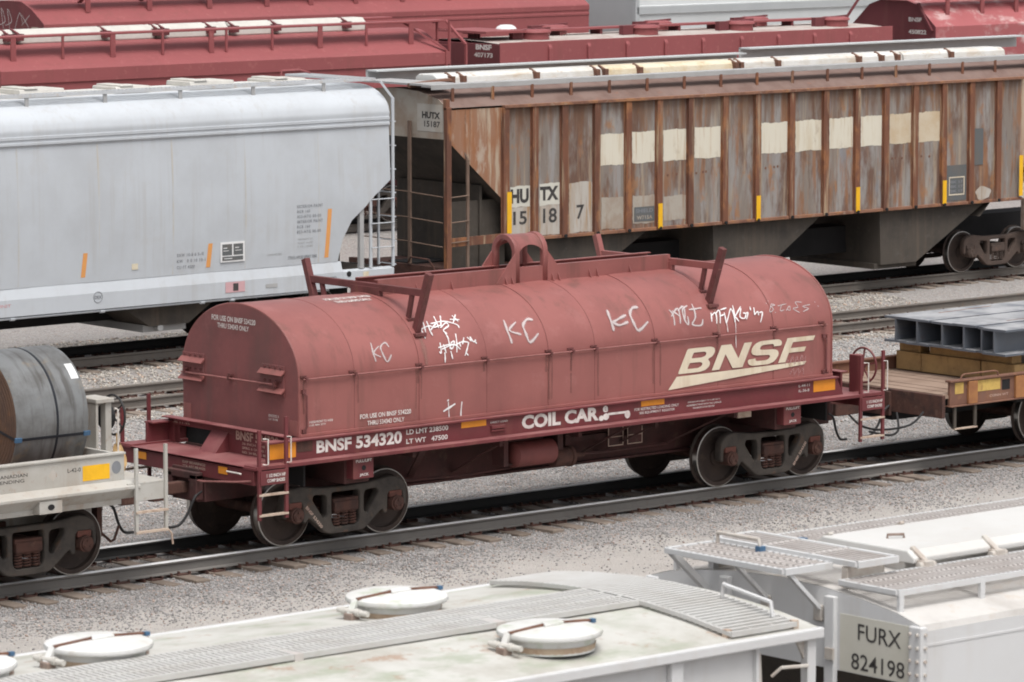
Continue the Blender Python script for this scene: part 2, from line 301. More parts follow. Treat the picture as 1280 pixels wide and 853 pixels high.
def rounded(pl, r, seg=3):
    out = []; n = len(pl)
    for i in range(n):
        p = Vector(pl[i]); a = Vector(pl[i-1]); b = Vector(pl[(i+1) % n]); d1 = (a-p); d2 = (b-p)
        k = min(r, d1.length*.45, d2.length*.45); s = p+d1.normalized()*k; e = p+d2.normalized()*k
        for j in range(seg+1):
            t = j/seg; q = s*(1-t)**2+p*2*t*(1-t)+e*t*t; out.append((q.x, q.y))
    return out
def text_mesh(s, bold=0., shear=0., spacing=1.):
    cu = bpy.data.curves.new('tmp', 'FONT'); cu.body = s; cu.offset = bold; cu.shear = shear; cu.resolution_u = 3; cu.space_character = spacing
    t = bpy.data.objects.new('tmp', cu); COL.objects.link(t); me = bpy.data.meshes.new_from_object(t)
    bpy.data.objects.remove(t); bpy.data.curves.remove(cu)
    V = np.zeros(len(me.vertices)*3); me.vertices.foreach_get('co', V); V = V.reshape(-1, 3)
    F = [tuple(p.vertices) for p in me.polygons]; bpy.data.meshes.remove(me)
    lo, hi = V.min(0), V.max(0); V[:, 0] = (V[:, 0]-lo[0])/(hi[0]-lo[0]); V[:, 1] = (V[:, 1]-lo[1])/(hi[1]-lo[1])
    return V[:, :2], F
def lettering(s, parent, m, ax, k, a0, a1, z0, z1, bold=.012, shear=0, name='lettering', fn=None, spacing=1., slope=0.):
    V, F = text_mesh(s, bold, shear, spacing)
    A = a0+(a1-a0)*V[:, 0]; Z = z0+(z1-z0)*V[:, 1]+slope*V[:, 0]
    mb = MB()
    if fn: vs = [fn(a, z) for a, z in zip(A, Z)]
    elif ax == 'y': vs = [(a, k, z) for a, z in zip(A, Z)]
    elif ax == 'x': vs = [(k, a, z) for a, z in zip(A, Z)]
    mb.add(vs, F); return mb.build(name, m, parent)
def patch(name, m, parent, ax, k, a0, a1, z0, z1, th=.004):
    b = MB()
    if ax == 'y': b.box(a0, a1, k-th, k, z0, z1)
    else: b.box(k-th, k, a0, a1, z0, z1)
    return b.build(name, m, parent)
def hz(x, y, z, s=1.): return noise.noise(Vector((x*s, y*s, z*s)))
# ---------------------------------------------------------------- ground, ballast, tracks (z = 0 is the rail head)
TR = {'coil': 0., 'siding': 13.92, 'hopper': 19.24, 'red': 37.1, 'far': 54.6, 'fore': -23.15}
def ground_z(x, y):
    z = -.36
    for t in TR.values():
        d = abs(y-t); e = 1-min(1, max(0, (d-1.5)/1.6)); e = e*e*(3-2*e); z = max(z, -.36+.125*e)
    z += .022*hz(x, y, 0, .55)+.012*hz(x, y, 3, 2.1)
    return z
def axis_pts(lo, hi, a, b, step):
    out = [lo]; far = [lo*.6, lo*.35, lo*.2, a-12, a-4]; out += [v for v in far if v < a-1 and v > lo]
    out = sorted(set(out)); v = a
    while v < b: out.append(v); v += step
    out += [b, b+4, b+15, hi*.25, hi*.5, hi]
    return sorted(set(out))
xs = axis_pts(-900, 900, -30, 70, .5); ys = axis_pts(-900, 900, -28, 60, .3)
V = [(x, y, ground_z(x, y) if (-40 < x < 90 and -40 < y < 75) else -.36) for y in ys for x in xs]; nx = len(xs)
Fc = [(j*nx+i, j*nx+i+1, (j+1)*nx+i+1, (j+1)*nx+i) for j in range(len(ys)-1) for i in range(nx-1)]
gme = bpy.data.meshes.new('ground'); gme.from_pydata(V, [], Fc); gme.polygons.foreach_set('use_smooth', [True]*len(Fc))
def ground_material():
    m = bpy.data.materials.new('gravel_ground'); m.use_nodes = True; MATS['gravel_ground'] = m
    n, l = m.node_tree.nodes, m.node_tree.links; b = n['Principled BSDF']; b.inputs['Roughness'].default_value = .95
    g = n.new('ShaderNodeNewGeometry'); sp = n.new('ShaderNodeSeparateXYZ'); l.new(g.outputs['Position'], sp.inputs[0])
    def ns(sc, d=5, rg=.6):
        t = n.new('ShaderNodeTexNoise'); t.inputs['Scale'].default_value = sc; t.inputs['Detail'].default_value = d; t.inputs['Roughness'].default_value = rg
        l.new(g.outputs['Position'], t.inputs['Vector']); return t.outputs['Fac']
    def math_(op, a, c):
        r = n.new('ShaderNodeMath'); r.operation = op
        for i, x in enumerate((a, c)):
            if isinstance(x, (int, float)): r.inputs[i].default_value = x
            else: l.new(x, r.inputs[i])
        return r.outputs[0]
    def rng(f, a, c):
        r = n.new('ShaderNodeMapRange'); r.interpolation_type = 'SMOOTHSTEP'; l.new(f, r.inputs[0]); r.inputs[1].default_value = a; r.inputs[2].default_value = c; return r.outputs[0]
    def mix(a, c, f):
        r = n.new('ShaderNodeMix'); r.data_type = 'RGBA'
        l.new(f, r.inputs[0]) if not isinstance(f, float) else setattr(r.inputs[0], 'default_value', f)
        for i, x in ((6, a), (7, c)):
            if isinstance(x, tuple): r.inputs[i].default_value = (*x, 1)
            else: l.new(x, r.inputs[i])
        return r.outputs[2]
    vo = n.new('ShaderNodeTexVoronoi'); vo.inputs['Scale'].default_value = 38; l.new(g.outputs['Position'], vo.inputs['Vector'])
    vs_ = n.new('ShaderNodeSeparateColor'); l.new(vo.outputs['Color'], vs_.inputs[0])
    st = mix((.22, .212, .208), (.44, .418, .40), vs_.outputs[0])
    st = mix(st, (.34, .27, .235), math_('MULTIPLY', rng(vs_.outputs[1], .7, .9), .7))
    yj = math_('ADD', sp.outputs[1], math_('MULTIPLY', math_('SUBTRACT', ns(.45, 5), .5), 2.0))
    dirt = mix((.49, .46, .43), (.42, .392, .365), rng(ns(1.3), .35, .7))
    dirt = mix(dirt, (.52, .485, .45), math_('MULTIPLY', rng(ns(38, 3), .5, .7), .6))
    # packed dirt in the service lane on the near side, loose stone by the rails
    lane = math_('MULTIPLY', rng(yj, -1.7, -3.0), rng(yj, -21, -18))
    thin = math_('MULTIPLY', rng(ns(.8, 5, .7), .55, .72), .35)
    c = mix(st, dirt, math_('MAXIMUM', math_('MULTIPLY', lane, .88), thin))
    # oil and brake dust between the rails
    def band(cy, hw):
        d = math_('ABSOLUTE', math_('SUBTRACT', sp.outputs[1], cy), 0); return rng(d, hw, hw*.55)
    oil = math_('MULTIPLY', math_('MAXIMUM', band(0., .85), math_('MULTIPLY', band(19.24, 1.0), .8)), rng(ns(1.1), .2, .55))
    c = mix(c, (.10, .088, .08), math_('MULTIPLY', oil, .75))
    l.new(c, b.inputs['Base Color'])
    bp = n.new('ShaderNodeBump'); bp.inputs['Strength'].default_value = .8; bp.inputs['Distance'].default_value = .03
    l.new(math_('ADD', math_('MULTIPLY', vo.outputs['Distance'], -1.), math_('MULTIPLY', ns(30, 3), .6)), bp.inputs['Height']); l.new(bp.outputs[0], b.inputs['Normal'])
ground_material(); gme.materials.append(MATS['gravel_ground'])
g_o = bpy.data.objects.new('ground', gme); COL.objects.link(g_o); g_o['kind'] = 'structure'; g_o['label'] = 'grey gravel and pale packed dirt of the rail yard'

def stone_material():
    m = MATS['stone']; n, l = m.node_tree.nodes, m.node_tree.links; b = n['Principled BSDF']
    at = n.new('ShaderNodeAttribute'); at.attribute_name = 'tint'; l.new(at.outputs['Color'], b.inputs['Base Color'])
stone_material()
def ballast(name, label, y0, y1, dens, tone, seed, size=(.022, .05), fade=None):
    """loose stones: one mesh of small lumps, only where the view can reach"""
    r = np.random.default_rng(seed); n = int((y1-y0)*46*dens); Y = r.uniform(y0, y1, n); X = r.uniform(-16, 30, n)
    lo = -11.5+(Y)*.62-1.5; hi = 15.5+(Y)*1.02+2
    k = (X > lo) & (X < hi)
    for t in (0., 13.92, 19.24): k &= (np.abs(np.abs(Y-t)-.755) > .085)
    for t in (0., 13.92, 19.24):                       # few stones on top of the ties
        on = (np.abs(Y-t) < 1.25) & (np.abs(((X-.1*t) % .52)-.26) < .13); k &= ~(on & (r.random(n) < np.where(np.abs(Y-t) > .98, .55, .95)))
    if fade is not None: k &= r.random(n) < np.clip((Y-fade[0])/(fade[1]-fade[0])+.25*np.sin(X*1.3+2*np.sin(X*.7)), .03, 1)
    X, Y = X[k], Y[k]; n = len(X)
    Z = np.array([ground_z(a, c) for a, c in zip(X, Y)])
    s = r.uniform(size[0], size[1], n)*r.uniform(.7, 1.15, n)
    base = np.array([(1, 0, 0), (-1, 0, 0), (0, 1, 0), (0, -1, 0), (0, 0, 1), (0, 0, -1)], float)
    P = base[None]*r.uniform(.6, 1.15, (n, 6, 1))+r.normal(0, .14, (n, 6, 3)); P[:, :, 2] *= .75
    a = r.uniform(0, 6.28, n); ca, sa = np.cos(a), np.sin(a)
    t = r.uniform(-.6, .6, n); ct, st = np.cos(t), np.sin(t)
    q = P.copy(); q[:, :, 1] = P[:, :, 1]*ct[:, None]-P[:, :, 2]*st[:, None]; q[:, :, 2] = P[:, :, 1]*st[:, None]+P[:, :, 2]*ct[:, None]; P = q.copy()
    q[:, :, 0] = P[:, :, 0]*ca[:, None]-P[:, :, 1]*sa[:, None]; q[:, :, 1] = P[:, :, 0]*sa[:, None]+P[:, :, 1]*ca[:, None]
    q = q*s[:, None, None]; q[:, :, 0] += X[:, None]; q[:, :, 1] += Y[:, None]; q[:, :, 2] += (Z+s*.25)[:, None]
    F = np.array([(0, 2, 4), (2, 1, 4), (1, 3, 4), (3, 0, 4), (2, 0, 5), (1, 2, 5), (3, 1, 5), (0, 3, 5)])
    FF = (F[None]+(np.arange(n)*6)[:, None, None]).reshape(-1, 3)
    me = bpy.data.meshes.new(name); me.vertices.add(n*6); me.vertices.foreach_set('co', q.ravel())
    me.loops.add(len(FF)*3); me.loops.foreach_set('vertex_index', FF.ravel().astype(np.int32))
    me.polygons.add(len(FF)); me.polygons.foreach_set('loop_start', np.arange(0, len(FF)*3, 3, dtype=np.int32)); me.polygons.foreach_set('loop_total', np.full(len(FF), 3, np.int32))
    me.update(calc_edges=True)
    lum = np.clip(r.normal(1.05, .22, n), .62, 1.8); col = np.array(tone)[None]*lum[:, None]
    warm = r.random(n) < .12; col[warm] *= np.array((1.1, .9, .8))
    oily = ((np.abs(Y) < .75) & (r.random(n) < .6)) | ((np.abs(Y-19.24) < .9) & (r.random(n) < .6)); col[oily] *= .35
    ca_ = me.color_attributes.new('tint', 'FLOAT_COLOR', 'POINT'); c4 = np.ones((n*6, 4)); c4[:, :3] = np.repeat(np.clip(col, .02, .8), 6, 0); ca_.data.foreach_set('color', c4.ravel())
    me.materials.append(MATS['stone']); o = bpy.data.objects.new(name, me); COL.objects.link(o); o['kind'] = 'stuff'; o['label'] = label; return o
ballast('ballast', 'loose grey ballast stones around the coil car track', -4.2, 4.5, 900, (.295, .285, .28), 1, (.010, .026), fade=(-3.2, -1.6))
ballast('ballast', 'pale grey ballast stones between the coil car track and the empty siding', 4.5, 12.3, 300, (.36, .348, .338), 2, (.016, .036))
ballast('ballast', 'pale tan ballast stones along the empty siding and the hopper track', 12.3, 23.0, 230, (.39, .36, .325), 3, (.018, .042))
ballast('gravel', 'scattered small stones on the packed dirt lane', -14, -3.0, 30, (.40, .375, .35), 4, (.007, .017))

RAILP = [(-.07, -.178), (.07, -.178), (.07, -.166), (.012, -.148), (.009, -.05), (.036, -.036), (.036, -.015), (.024, 0), (-.024, 0), (-.036, -.015), (-.036, -.036), (-.009, -.05), (-.012, -.148), (-.07, -.166)]
def rail_mesh(y, x0, x1, parent, side, yc, gauge):
    b = MB(); n = len(RAILP); st = list(np.linspace(x0, x1, 24))
    rows = [[(x, y+u+.004*hz(x, y, 0, .2), v) for u, v in RAILP] for x in st]
    vs = [p for r_ in rows for p in r_]
    fs = []; mi = []
    for i in range(len(st)-1):
        for j in range(n):
            fs.append((i*n+j, i*n+(j+1) % n, (i+1)*n+(j+1) % n, (i+1)*n+j)); mi.append(1 if j in (6, 7, 8) and yc == 0 else (2 if gauge and ((y < yc and 1 <= j <= 6) or (y > yc and j >= 8)) else 0))
    b.v = vs; b.f = fs; b.m = mi
    return b.build('rail', [side, 'rail_top', 'rail_gauge'], parent)
TIE = None
def track(cy, x0, x1, tx0, tx1, label, side='rail_side', ties=True):
    global TIE
    t = thing('railway_track', label, None, ((x0+x1)/2, cy, -.36), kind='structure')
    for s in (-1, 1): rail_mesh(cy+s*.755, x0, x1, t, side, cy, label.find('siding') < 0)
    x = math.ceil((tx0-.1*cy)/.52)*.52+.1*cy; k = 0
    while x < tx1 and ties:
        jx, jy, ja = random.uniform(-.07, .07), random.uniform(-.12, .12), random.uniform(-.05, .05)
        if TIE is None:
            b = MB(); b.box(-.115, .115, -1.3, 1.3, -.17, 0); tie = b.build('tie', 'tie_wood', t, bevel=.012); bm_me = tie.data
            p = MB()
            for s in (-1, 1):
                p.box(-.09, .09, s*.755-.17, s*.755+.17, .001, .014)
                for q in (-.115, .115): p.box(-.012+.05*(1 if q > 0 else -1), .012+.05*(1 if q > 0 else -1), s*.755+q-.02, s*.755+q+.02, .014, .05)
                for e in (-.15, .15): p.box(e-.012, e+.012, s*.755-.10, s*.755+.10, -.02, .03)
            pl = p.build('tie_plate', 'rust_dark', tie); TIE = (tie.data, pl.data, WL[tie.name].copy(), WL[pl.name].copy())
            bpy.data.objects.remove(pl); bpy.data.objects.remove(tie)
        zt = -.192
        o = place('tie', TIE[0], (x+jx, cy+jy, zt-.085+random.uniform(-.022, .003)), t, .012); o.rotation_euler = (random.uniform(-.006, .006), 0, ja)
        q = place('tie_plate', TIE[1], (x+jx, cy, zt+.016), o); q.location = (0, -jy, .085+.016)
        x += .52; k += 1
    return t
track(TR['coil'], -60, 70, -11, 19, 'grey worn rails on weathered ties under the coil car', 'rail_side_grey')
track(TR['siding'], -40, 90, -2.5, 30, 'empty siding track with rusty ties behind the coil car')
track(TR['hopper'], -40, 110, 0, 36, 'brown rusty track under the white and rusted hoppers')
track(TR['red'], -20, 130, 0, 0, 'track under the red hoppers', ties=False)
track(TR['far'], -10, 150, 0, 0, 'farthest track behind the red hoppers', ties=False)
track(TR['fore'], -70, 40, 0, 0, 'track under the dusty white hoppers', ties=False)

# ---------------------------------------------------------------- truck (bogie) template: parts share their meshes
def wheel_b():
    pr = [(.05, -.075), (.13, -.075), (.15, -.06), (.15, -.015), (.20, .012), (.33, .020), (.372, .0), (.385, -.062), (.442, -.066), (.455, -.060), (.457, .035), (.470, .052), (.487, .060), (.487, .072), (.468, .078), (.38, .078), (.36, .06), (.2, .06), (.14, .085), (.05, .085)]
    mis = [0]*(len(pr)-1)
    mis[9] = 1; mis[8] = 2
    return MB().lathe(pr, (0, 0, 0), 'y', 40, mis)
TRK = {}
def truck_parts():
    root = thing('tmp_truck', 't', 't', (0, 0, 0)); P = []
    b = MB(); b.box(-.19, .19, -1.02, 1.02, .42, .60).box(-.15, .15, -.35, .35, .58, .74); b.box(-.21, .21, -1.10, -.93, .44, .58).box(-.21, .21, .93, 1.10, .44, .58)
    P.append(b.build('truck', 'rust_dark', root, bevel=.015))
    half = [(0, .79), (.40, .79), (.62, .82), (.80, .845), (.95, .82), (1.06, .74), (1.09, .62), (1.085, .44), (1.03, .40), (1.02, .60), (.98, .625), (.79, .625), (.755, .59), (.75, .33), (.69, .32), (.66, .40), (.36, .155), (.28, .13), (0, .13)]
    out = half+[(-x, z) for x, z in half[::-1] if x > 0]
    tri = [(.33, .69), (.56, .70), (.585, .64), (.385, .36), (.33, .40)]
    win = [(-.245, .71), (.245, .71), (.245, .30), (.20, .225), (-.20, .225), (-.245, .30)]
    for s in (-1, 1):
        P.append(plate('side_frame', rounded(out, .05, 2), [rounded(win, .04), rounded(tri, .07), rounded([(-x, z) for x, z in tri], .07)], 'y', s*1.0-.075, s*1.0+.075, 'truck_grey', root, .022))
        bb = MB()
        bb.box(-.22, .22, s*1.02-.06, s*1.02+.06, .56, .62).box(-.20, -.13, s*1.04-.05, s*1.04+.05, .44, .58).box(.13, .20, s*1.04-.05, s*1.04+.05, .44, .58).box(-.20, .20, s*1.03-.05, s*1.03+.05, .425, .47)
        P.append(bb.build('bolster_end', 'rust_dark', root, bevel=.01))
        for q in (-.14, 0, .14):
            pts = [(q+.055*math.cos(a*math.pi/4), s*1.03+.045*math.sin(a*math.pi/4), .235+.0049*a) for a in range(0, 41)]
            P.append(MB().tube(pts, .0135, 5).build('spring', 'rust_dark', root, smooth=60))
        for x in (-.889, .889):
            c = MB(); c.cyl((x, s*.93, .457), (x, s*1.13, .457), .112, 16).cyl((x, s*1.12, .457), (x, s*1.155, .457), .085, 14)
            for k in range(3):
                an = rad(90+120*k); c.cyl((x+.05*math.cos(an), s*1.15, .457+.05*math.sin(an)), (x+.05*math.cos(an), s*1.17, .457+.05*math.sin(an)), .02, 6)
            P.append(c.build('bearing_cap', 'rust_dark', root, smooth=40))
            P.append(MB().box(x-.11, x+.11, s*1.0-.085, s*1.0+.085, .545, .632).build('bearing_adapter', 'adapter_red', root, bevel=.012))
            w_ = wheel_b()
            w_.v = [(v[0]+x, -s*v[1]+s*.757, v[2]+.457) for v in w_.v]
            P.append(w_.build('wheel', ['wheel_brown', 'steel_bright', 'rim_edge'], root, smooth=30))
    for x in (-.889, .889): P.append(MB().cyl((x, -1.0, .457), (x, 1.0, .457), .078, 14).build('axle', 'rust_dark', root, smooth=40))
    for x in (-.30, .30): P.append(MB().bar((x, -.70, .36), (x, .70, .36), .10, .09).box(x-.05, x+.05, -.80, -.62, .30, .48).box(x-.05, x+.05, .62, .80, .30, .48).build('brake_beam', 'rust_dark', root))
    for p in P: TRK.setdefault('l', []).append((p.name.split('.')[0], p.data, WL[p.name].copy(), [(m.width,) for m in p.modifiers]))
    for p in P: bpy.data.objects.remove(p)
    bpy.data.objects.remove(root)
mat('adapter_red', (.165, .062, .048), .8, dark=(.09, .045, .035), var=.8, scale=7)
mat('rim_edge', (.55, .53, .50), .4, .5, dark=(.30, .28, .26), var=.7, scale=4, bump=0)
truck_parts()
def truck(parent, cx, cy, swap=None):
    root = None
    for nm, me, wl, md in TRK['l']:
        c = wl+Vector((cx, cy, 0))
        if swap:
            key = (me.name, swap)
            if key not in TRK:
                m2 = me.copy()
                for i, s in enumerate(m2.materials):
                    if s and s.name in ('truck_grey', 'adapter_red', 'rust_dark'): m2.materials[i] = MATS[swap]
                TRK[key] = m2
            me = TRK[key]
        o = place(nm, me, c, root or parent, md[0][0] if md else 0)
        if root is None: root = o
    return root
def coupler(parent, x, cy, d, m='rust_dark'):
    """knuckle coupler reaching from x in direction d, z 0.85"""
    b = MB(); b.box(min(x, x+d*.55), max(x, x+d*.55), cy-.07, cy+.07, .77, .93)
    x2 = x+d*.5; b.prism([(x2, cy-.13), (x2+d*.26, cy-.15), (x2+d*.30, cy-.05), (x2+d*.16, cy), (x2+d*.30, cy+.05), (x2+d*.26, cy+.15), (x2, cy+.13)], 'z', .71, .99)
    return b.build('coupler', m, parent, bevel=.015)
def smooth_path(pts, k=5):
    P = [Vector(p) for p in pts]; out = []
    for i in range(len(P)-1):
        p0 = P[max(0, i-1)]; p1 = P[i]; p2 = P[i+1]; p3 = P[min(len(P)-1, i+2)]
        for t in np.linspace(0, 1, k+1)[:-1]: t = float(t); out.append(.5*((2*p1)+(p2-p0)*t+(2*p0-5*p1+4*p2-p3)*t*t+(3*p1-p0-3*p2+p3)*t**3))
    return out+[P[-1]]
def air_hose(parent, x, cy, d, m='hose_black'):
    pts = [(x, cy, .82), (x+d*.12, cy, .74), (x+d*.22, cy+.03, .52), (x+d*.34, cy+.06, .38), (x+d*.50, cy+.08, .36)]
    return MB().tube(smooth_path(pts), .02, 7).build('air_hose', m, parent, smooth=60)
def ladder(parent, x0, x1, y, z0, zl, zr, rungs, m, rm, wd=.055, name='ladder', rr=.012, dep=.018):
    """side ladder in a plane of constant y"""
    b = MB(); b.box(x0-wd/2, x0+wd/2, y-dep, y+dep, z0, zl); L = b.build('ladder', m, parent)
    MB().box(x1-wd/2, x1+wd/2, y-dep, y+dep, z0, zr).build('stile', m, L)
    for z in rungs: MB().tube([(x0, y+.02, z), (x0, y-.035, z), (x1, y-.035, z), (x1, y+.02, z)], rr, 6).build('rung', rm, L)
    return L
def cladder(parent, x, y0, y1, z0, z1, rungs, m, wd=.05, rr=.012, d=-1):
    """end ladder in a plane of constant x"""
    b = MB(); b.box(x-.018, x+.018, y0-wd/2, y0+wd/2, z0, z1); L = b.build('ladder', m, parent)
    MB().box(x-.018, x+.018, y1-wd/2, y1+wd/2, z0, z1).build('stile', m, L)
    for z in rungs: MB().tube([(x, y0, z), (x+d*.045, y0, z), (x+d*.045, y1, z), (x, y1, z)], rr, 6).build('rung', m, L)
    return L
def grating(name, parent, m, x0, x1, y0, y1, z, along='x', pitch=.06, th=.03, fr=.03, zf=None, fm=None, bw=.022):
    """open walkway: edge frame and many cross bars"""
    f = zf or (lambda x, y: z); b = MB()
    def seg(p, q, wd, ht): b.bar((p[0], p[1], f(*p)-ht/2), (q[0], q[1], f(*q)-ht/2), wd, ht)
    n = 6
    for k in range(n):
        a0, a1 = y0+(y1-y0)*k/n, y0+(y1-y0)*(k+1)/n
        seg((x0, a0), (x0, a1), fr, th+.012); seg((x1, a0), (x1, a1), fr, th+.012)
    seg((x0, y0), (x1, y0), fr, th+.02); seg((x0, y1), (x1, y1), fr, th+.02)
    fo = b.build(name, fm or m, parent); b = MB()
    if along == 'x':
        k = int((x1-x0)/pitch)
        for i in range(1, k): x = x0+(x1-x0)*i/k; seg((x, y0), (x, y1), bw, th)
        for y in (y0+(y1-y0)*.33, y0+(y1-y0)*.67): seg((x0, y), (x1, y), .025, th*.8)
    else:
        k = int((y1-y0)/pitch)
        for i in range(1, k): y = y0+(y1-y0)*i/k; seg((x0, y), (x1, y), bw, th)
        for x in (x0+(x1-x0)*.33, x0+(x1-x0)*.67): seg((x, y0), (x, y1), .025, th*.8)
    b.build('grating', m, fo, kind='stuff'); return fo
# ---------------------------------------------------------------- coil car
cc = thing('coil_car', 'dark red coil car frame with white lettering under a rounded cover', 'rail car', (4.13, 0, 0))
cs = MB(); cs.prism([(-1.9, .66), (-.2, .66), (.75, .66), (1.15, .55), (7.1, .55), (7.5, .66), (10.16, .66), (10.16, 1.16), (-1.9, 1.16)], 'y', -.36, .36)
cs.box(1.1, 7.2, -.42, .42, .53, .57); cs.build('centre_sill', 'under_red', cc, bevel=.012)
for s in (-1, 1):
    b = MB(); ya, yb = sorted((s*1.40, s*1.36)); b.prism([(-1.62, 1.285), (9.42, 1.285), (9.28, 1.555), (-1.62, 1.555)], 'y', ya, yb)
    yc, yd = sorted((s*1.45, s*1.24)); b.box(-1.6, 9.28, yc, yd, 1.548, 1.572)
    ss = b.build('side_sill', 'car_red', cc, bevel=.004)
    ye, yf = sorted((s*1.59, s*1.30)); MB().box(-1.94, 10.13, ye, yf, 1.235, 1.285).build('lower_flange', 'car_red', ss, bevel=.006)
for y in (-1.403, ):
    lettering('BNSF 534320', cc, 'letter_white', 'y', y, -.77, .74, 1.345, 1.520, .035)
    lettering('LD LMT 238500', cc, 'letter_white', 'y', y, .82, 1.58, 1.455, 1.525, .02)
    lettering('LT WT   47500', cc, 'letter_white', 'y', y, .82, 1.57, 1.325, 1.395, .02)
    lettering('COIL CAR', cc, 'letter_white', 'y', y, 2.95, 4.42, 1.335, 1.535, .045)
    lettering('e', cc, 'letter_white', 'y', y, 4.50, 4.60, 1.44, 1.535, .03)
    MB().box(4.60, 4.98, y-.001, y, 1.392, 1.425).add([(4.56+.06*math.cos(a), y-.0015, 1.375+.05*math.sin(a)) for a in np.linspace(0, 6.28, 13)[:-1]], [tuple(range(12))]).add([(4.47+.05*math.cos(a), y-.0016, 1.36+.04*math.sin(a)) for a in np.linspace(0, 6.28, 13)[:-1]], [tuple(range(12))]).add([(4.98+.055*math.cos(a), y-.0015, 1.372+.06*math.sin(a)) for a in np.linspace(0, 6.28, 13)[:-1]], [tuple(range(12))]).build('arrow_mark', 'letter_white', cc)
    lettering('FOR RESTRICTED LOADING ONLY', cc, 'letter_white', 'y', y, 5.12, 6.0, 1.405, 1.445, .006)
    lettering('SEE EQUIPMENT REGISTER', cc, 'letter_white', 'y', y, 5.22, 5.92, 1.345, 1.385, .006)
    for i, (t_, a, c) in enumerate([('OWNERSHIP SUBJECT TO A SECURITY', 6.18, 6.84), ('AGREEMENT FILED WITH THE SURFACE', 6.16, 6.86), ('TRANSPORTATION BOARD', 6.28, 6.72)]):
        lettering(t_, cc, 'letter_white', 'y', y, a, c, 1.425-.045*i, 1.45-.045*i, .004)
    lettering('L-44-11', cc, 'letter_white', 'y', y, 8.47, 8.70, 1.47, 1.51, .006); lettering('IL-36-8', cc, 'letter_white', 'y', y, 8.47, 8.69, 1.395, 1.435, .006)
    for a, c, z0, z1 in ((-1.58, -1.13, 1.33, 1.545), (1.82, 2.28, 1.455, 1.545), (5.25, 5.71, 1.46, 1.548), (8.78, 9.24, 1.37, 1.545)):
        patch('reflector', 'orange', cc, 'y', -1.401, a, c, z0, z1)
    patch('recess_shade', 'rust_dark', cc, 'y', -1.401, -1.11, -.84, 1.39, 1.53)  # flat dark patch; the recess's shade is put into its colour
    MB().box(2.36, 2.62, -1.44, -1.40, 1.40, 1.44).box(2.36, 2.62, -1.43, -1.40, 1.36, 1.385).build('tie_down', 'car_red', cc)
    lettering('DIRECT LOAD', cc, 'letter_white', 'y', y, 2.36, 2.68, 1.475, 1.50, .01)
def end_works(d, xe, xh):
    """platform, bulkhead and striker at one end; d = -1 left end, +1 right end"""
    X = lambda a: xe-d*a                                     # a metres in from the end of the car
    def bx(mb, a, c, y0, y1, z0, z1): x0, x1 = sorted((X(a), X(c))); return mb.box(x0, x1, y0, y1, z0, z1)
    p = MB(); bx(p, 0, .74, -1.30, 1.30, 1.225, 1.262); bx(p, 0, .06, -1.56, 1.56, 1.228, 1.266); pf = p.build('end_platform', 'car_red', cc, bevel=.006)
    e = MB(); bx(e, .02, .08, -1.50, 1.50, 1.02, 1.226); e.build('end_sill', 'car_red', cc, bevel=.006)
    s = MB(); bx(s, -.02, .5, -.30, .30, .66, 1.12); bx(s, -.10, .02, -.36, -.2, .70, 1.05); bx(s, -.10, .02, .2, .36, .70, 1.05); bx(s, -.10, .02, -.36, .36, .98, 1.08); s.build('striker', 'under_red', cc, bevel=.012)
    h = MB(); bx(h, .70, .74, -1.36, 1.36, 1.52, 1.615); bx(h, .70, .80, 1.22, 1.36, 1.262, 1.52); bx(h, .70, .73, -1.36, .10, 1.262, 1.52); bx(h, .60, .76, -1.38, 1.38, 1.612, 1.63); hb = h.build('bulkhead', 'car_red', cc, bevel=.005)
    k = MB(); k.prism([(X(.70), 1.54), (X(.47), 1.262), (X(.70), 1.262)], 'y', -.05, .33); k.build('gusset', 'car_red', hb)
    bk = MB(); bx(bk, 1.0, 1.03, -1.34, 1.34, .9, 1.55); bk.build('inner_shade_wall', 'black_dirt_shade', cc)  # black sheet: shade inside the bulkhead opening is painted on
    coupler(cc, X(.1), 0, d); air_hose(cc, X(0), -.35, d)
    u = MB(); u.tube([(X(.02), -1.45, 1.08), (X(-.06), -1.2, 1.05), (X(-.08), -.5, .98), (X(-.04), -.12, .96)], .016, 6); u.build('uncoupling_lever', 'rod_red', cc)
    patch('reflector', 'orange', cc, 'x', X(.016) if d < 0 else X(.012), -.92, -.72, 1.11, 1.21); patch('reflector', 'orange', cc, 'x', X(.016) if d < 0 else X(.012), .95, 1.15, 1.11, 1.21)
end_works(-1, -1.95, -1.01); end_works(1, 10.14, 9.26)
xb = -1.253
lettering('BNSF 534320', cc, 'letter_tan', 'x', xb, -.22, -1.18, 1.455, 1.585, .03)
for i, t_ in enumerate(('36 INCH WHEELS', 'SPRG 6 OC D5 5 IC', 'NO. 24 BRAKE BEAM')): lettering(t_, cc, 'letter_tan', 'x', xb, -.36, -1.0, 1.40-.06*i, 1.435-.06*i, .015)
for i, t_ in enumerate(('TRUCK PAD', 'LUB 11-95')): lettering(t_, cc, 'letter_tan', 'x', xb-.001, 1.32, .85, 1.585-.04*i, 1.61-.04*i, .01)
for i, t_ in enumerate(('EXP BEARINGS', 'STA ABT BRAKES')): lettering(t_, cc, 'letter_tan', 'x', -1.935, .1, -.42, 1.165-.055*i, 1.20-.055*i, .01)
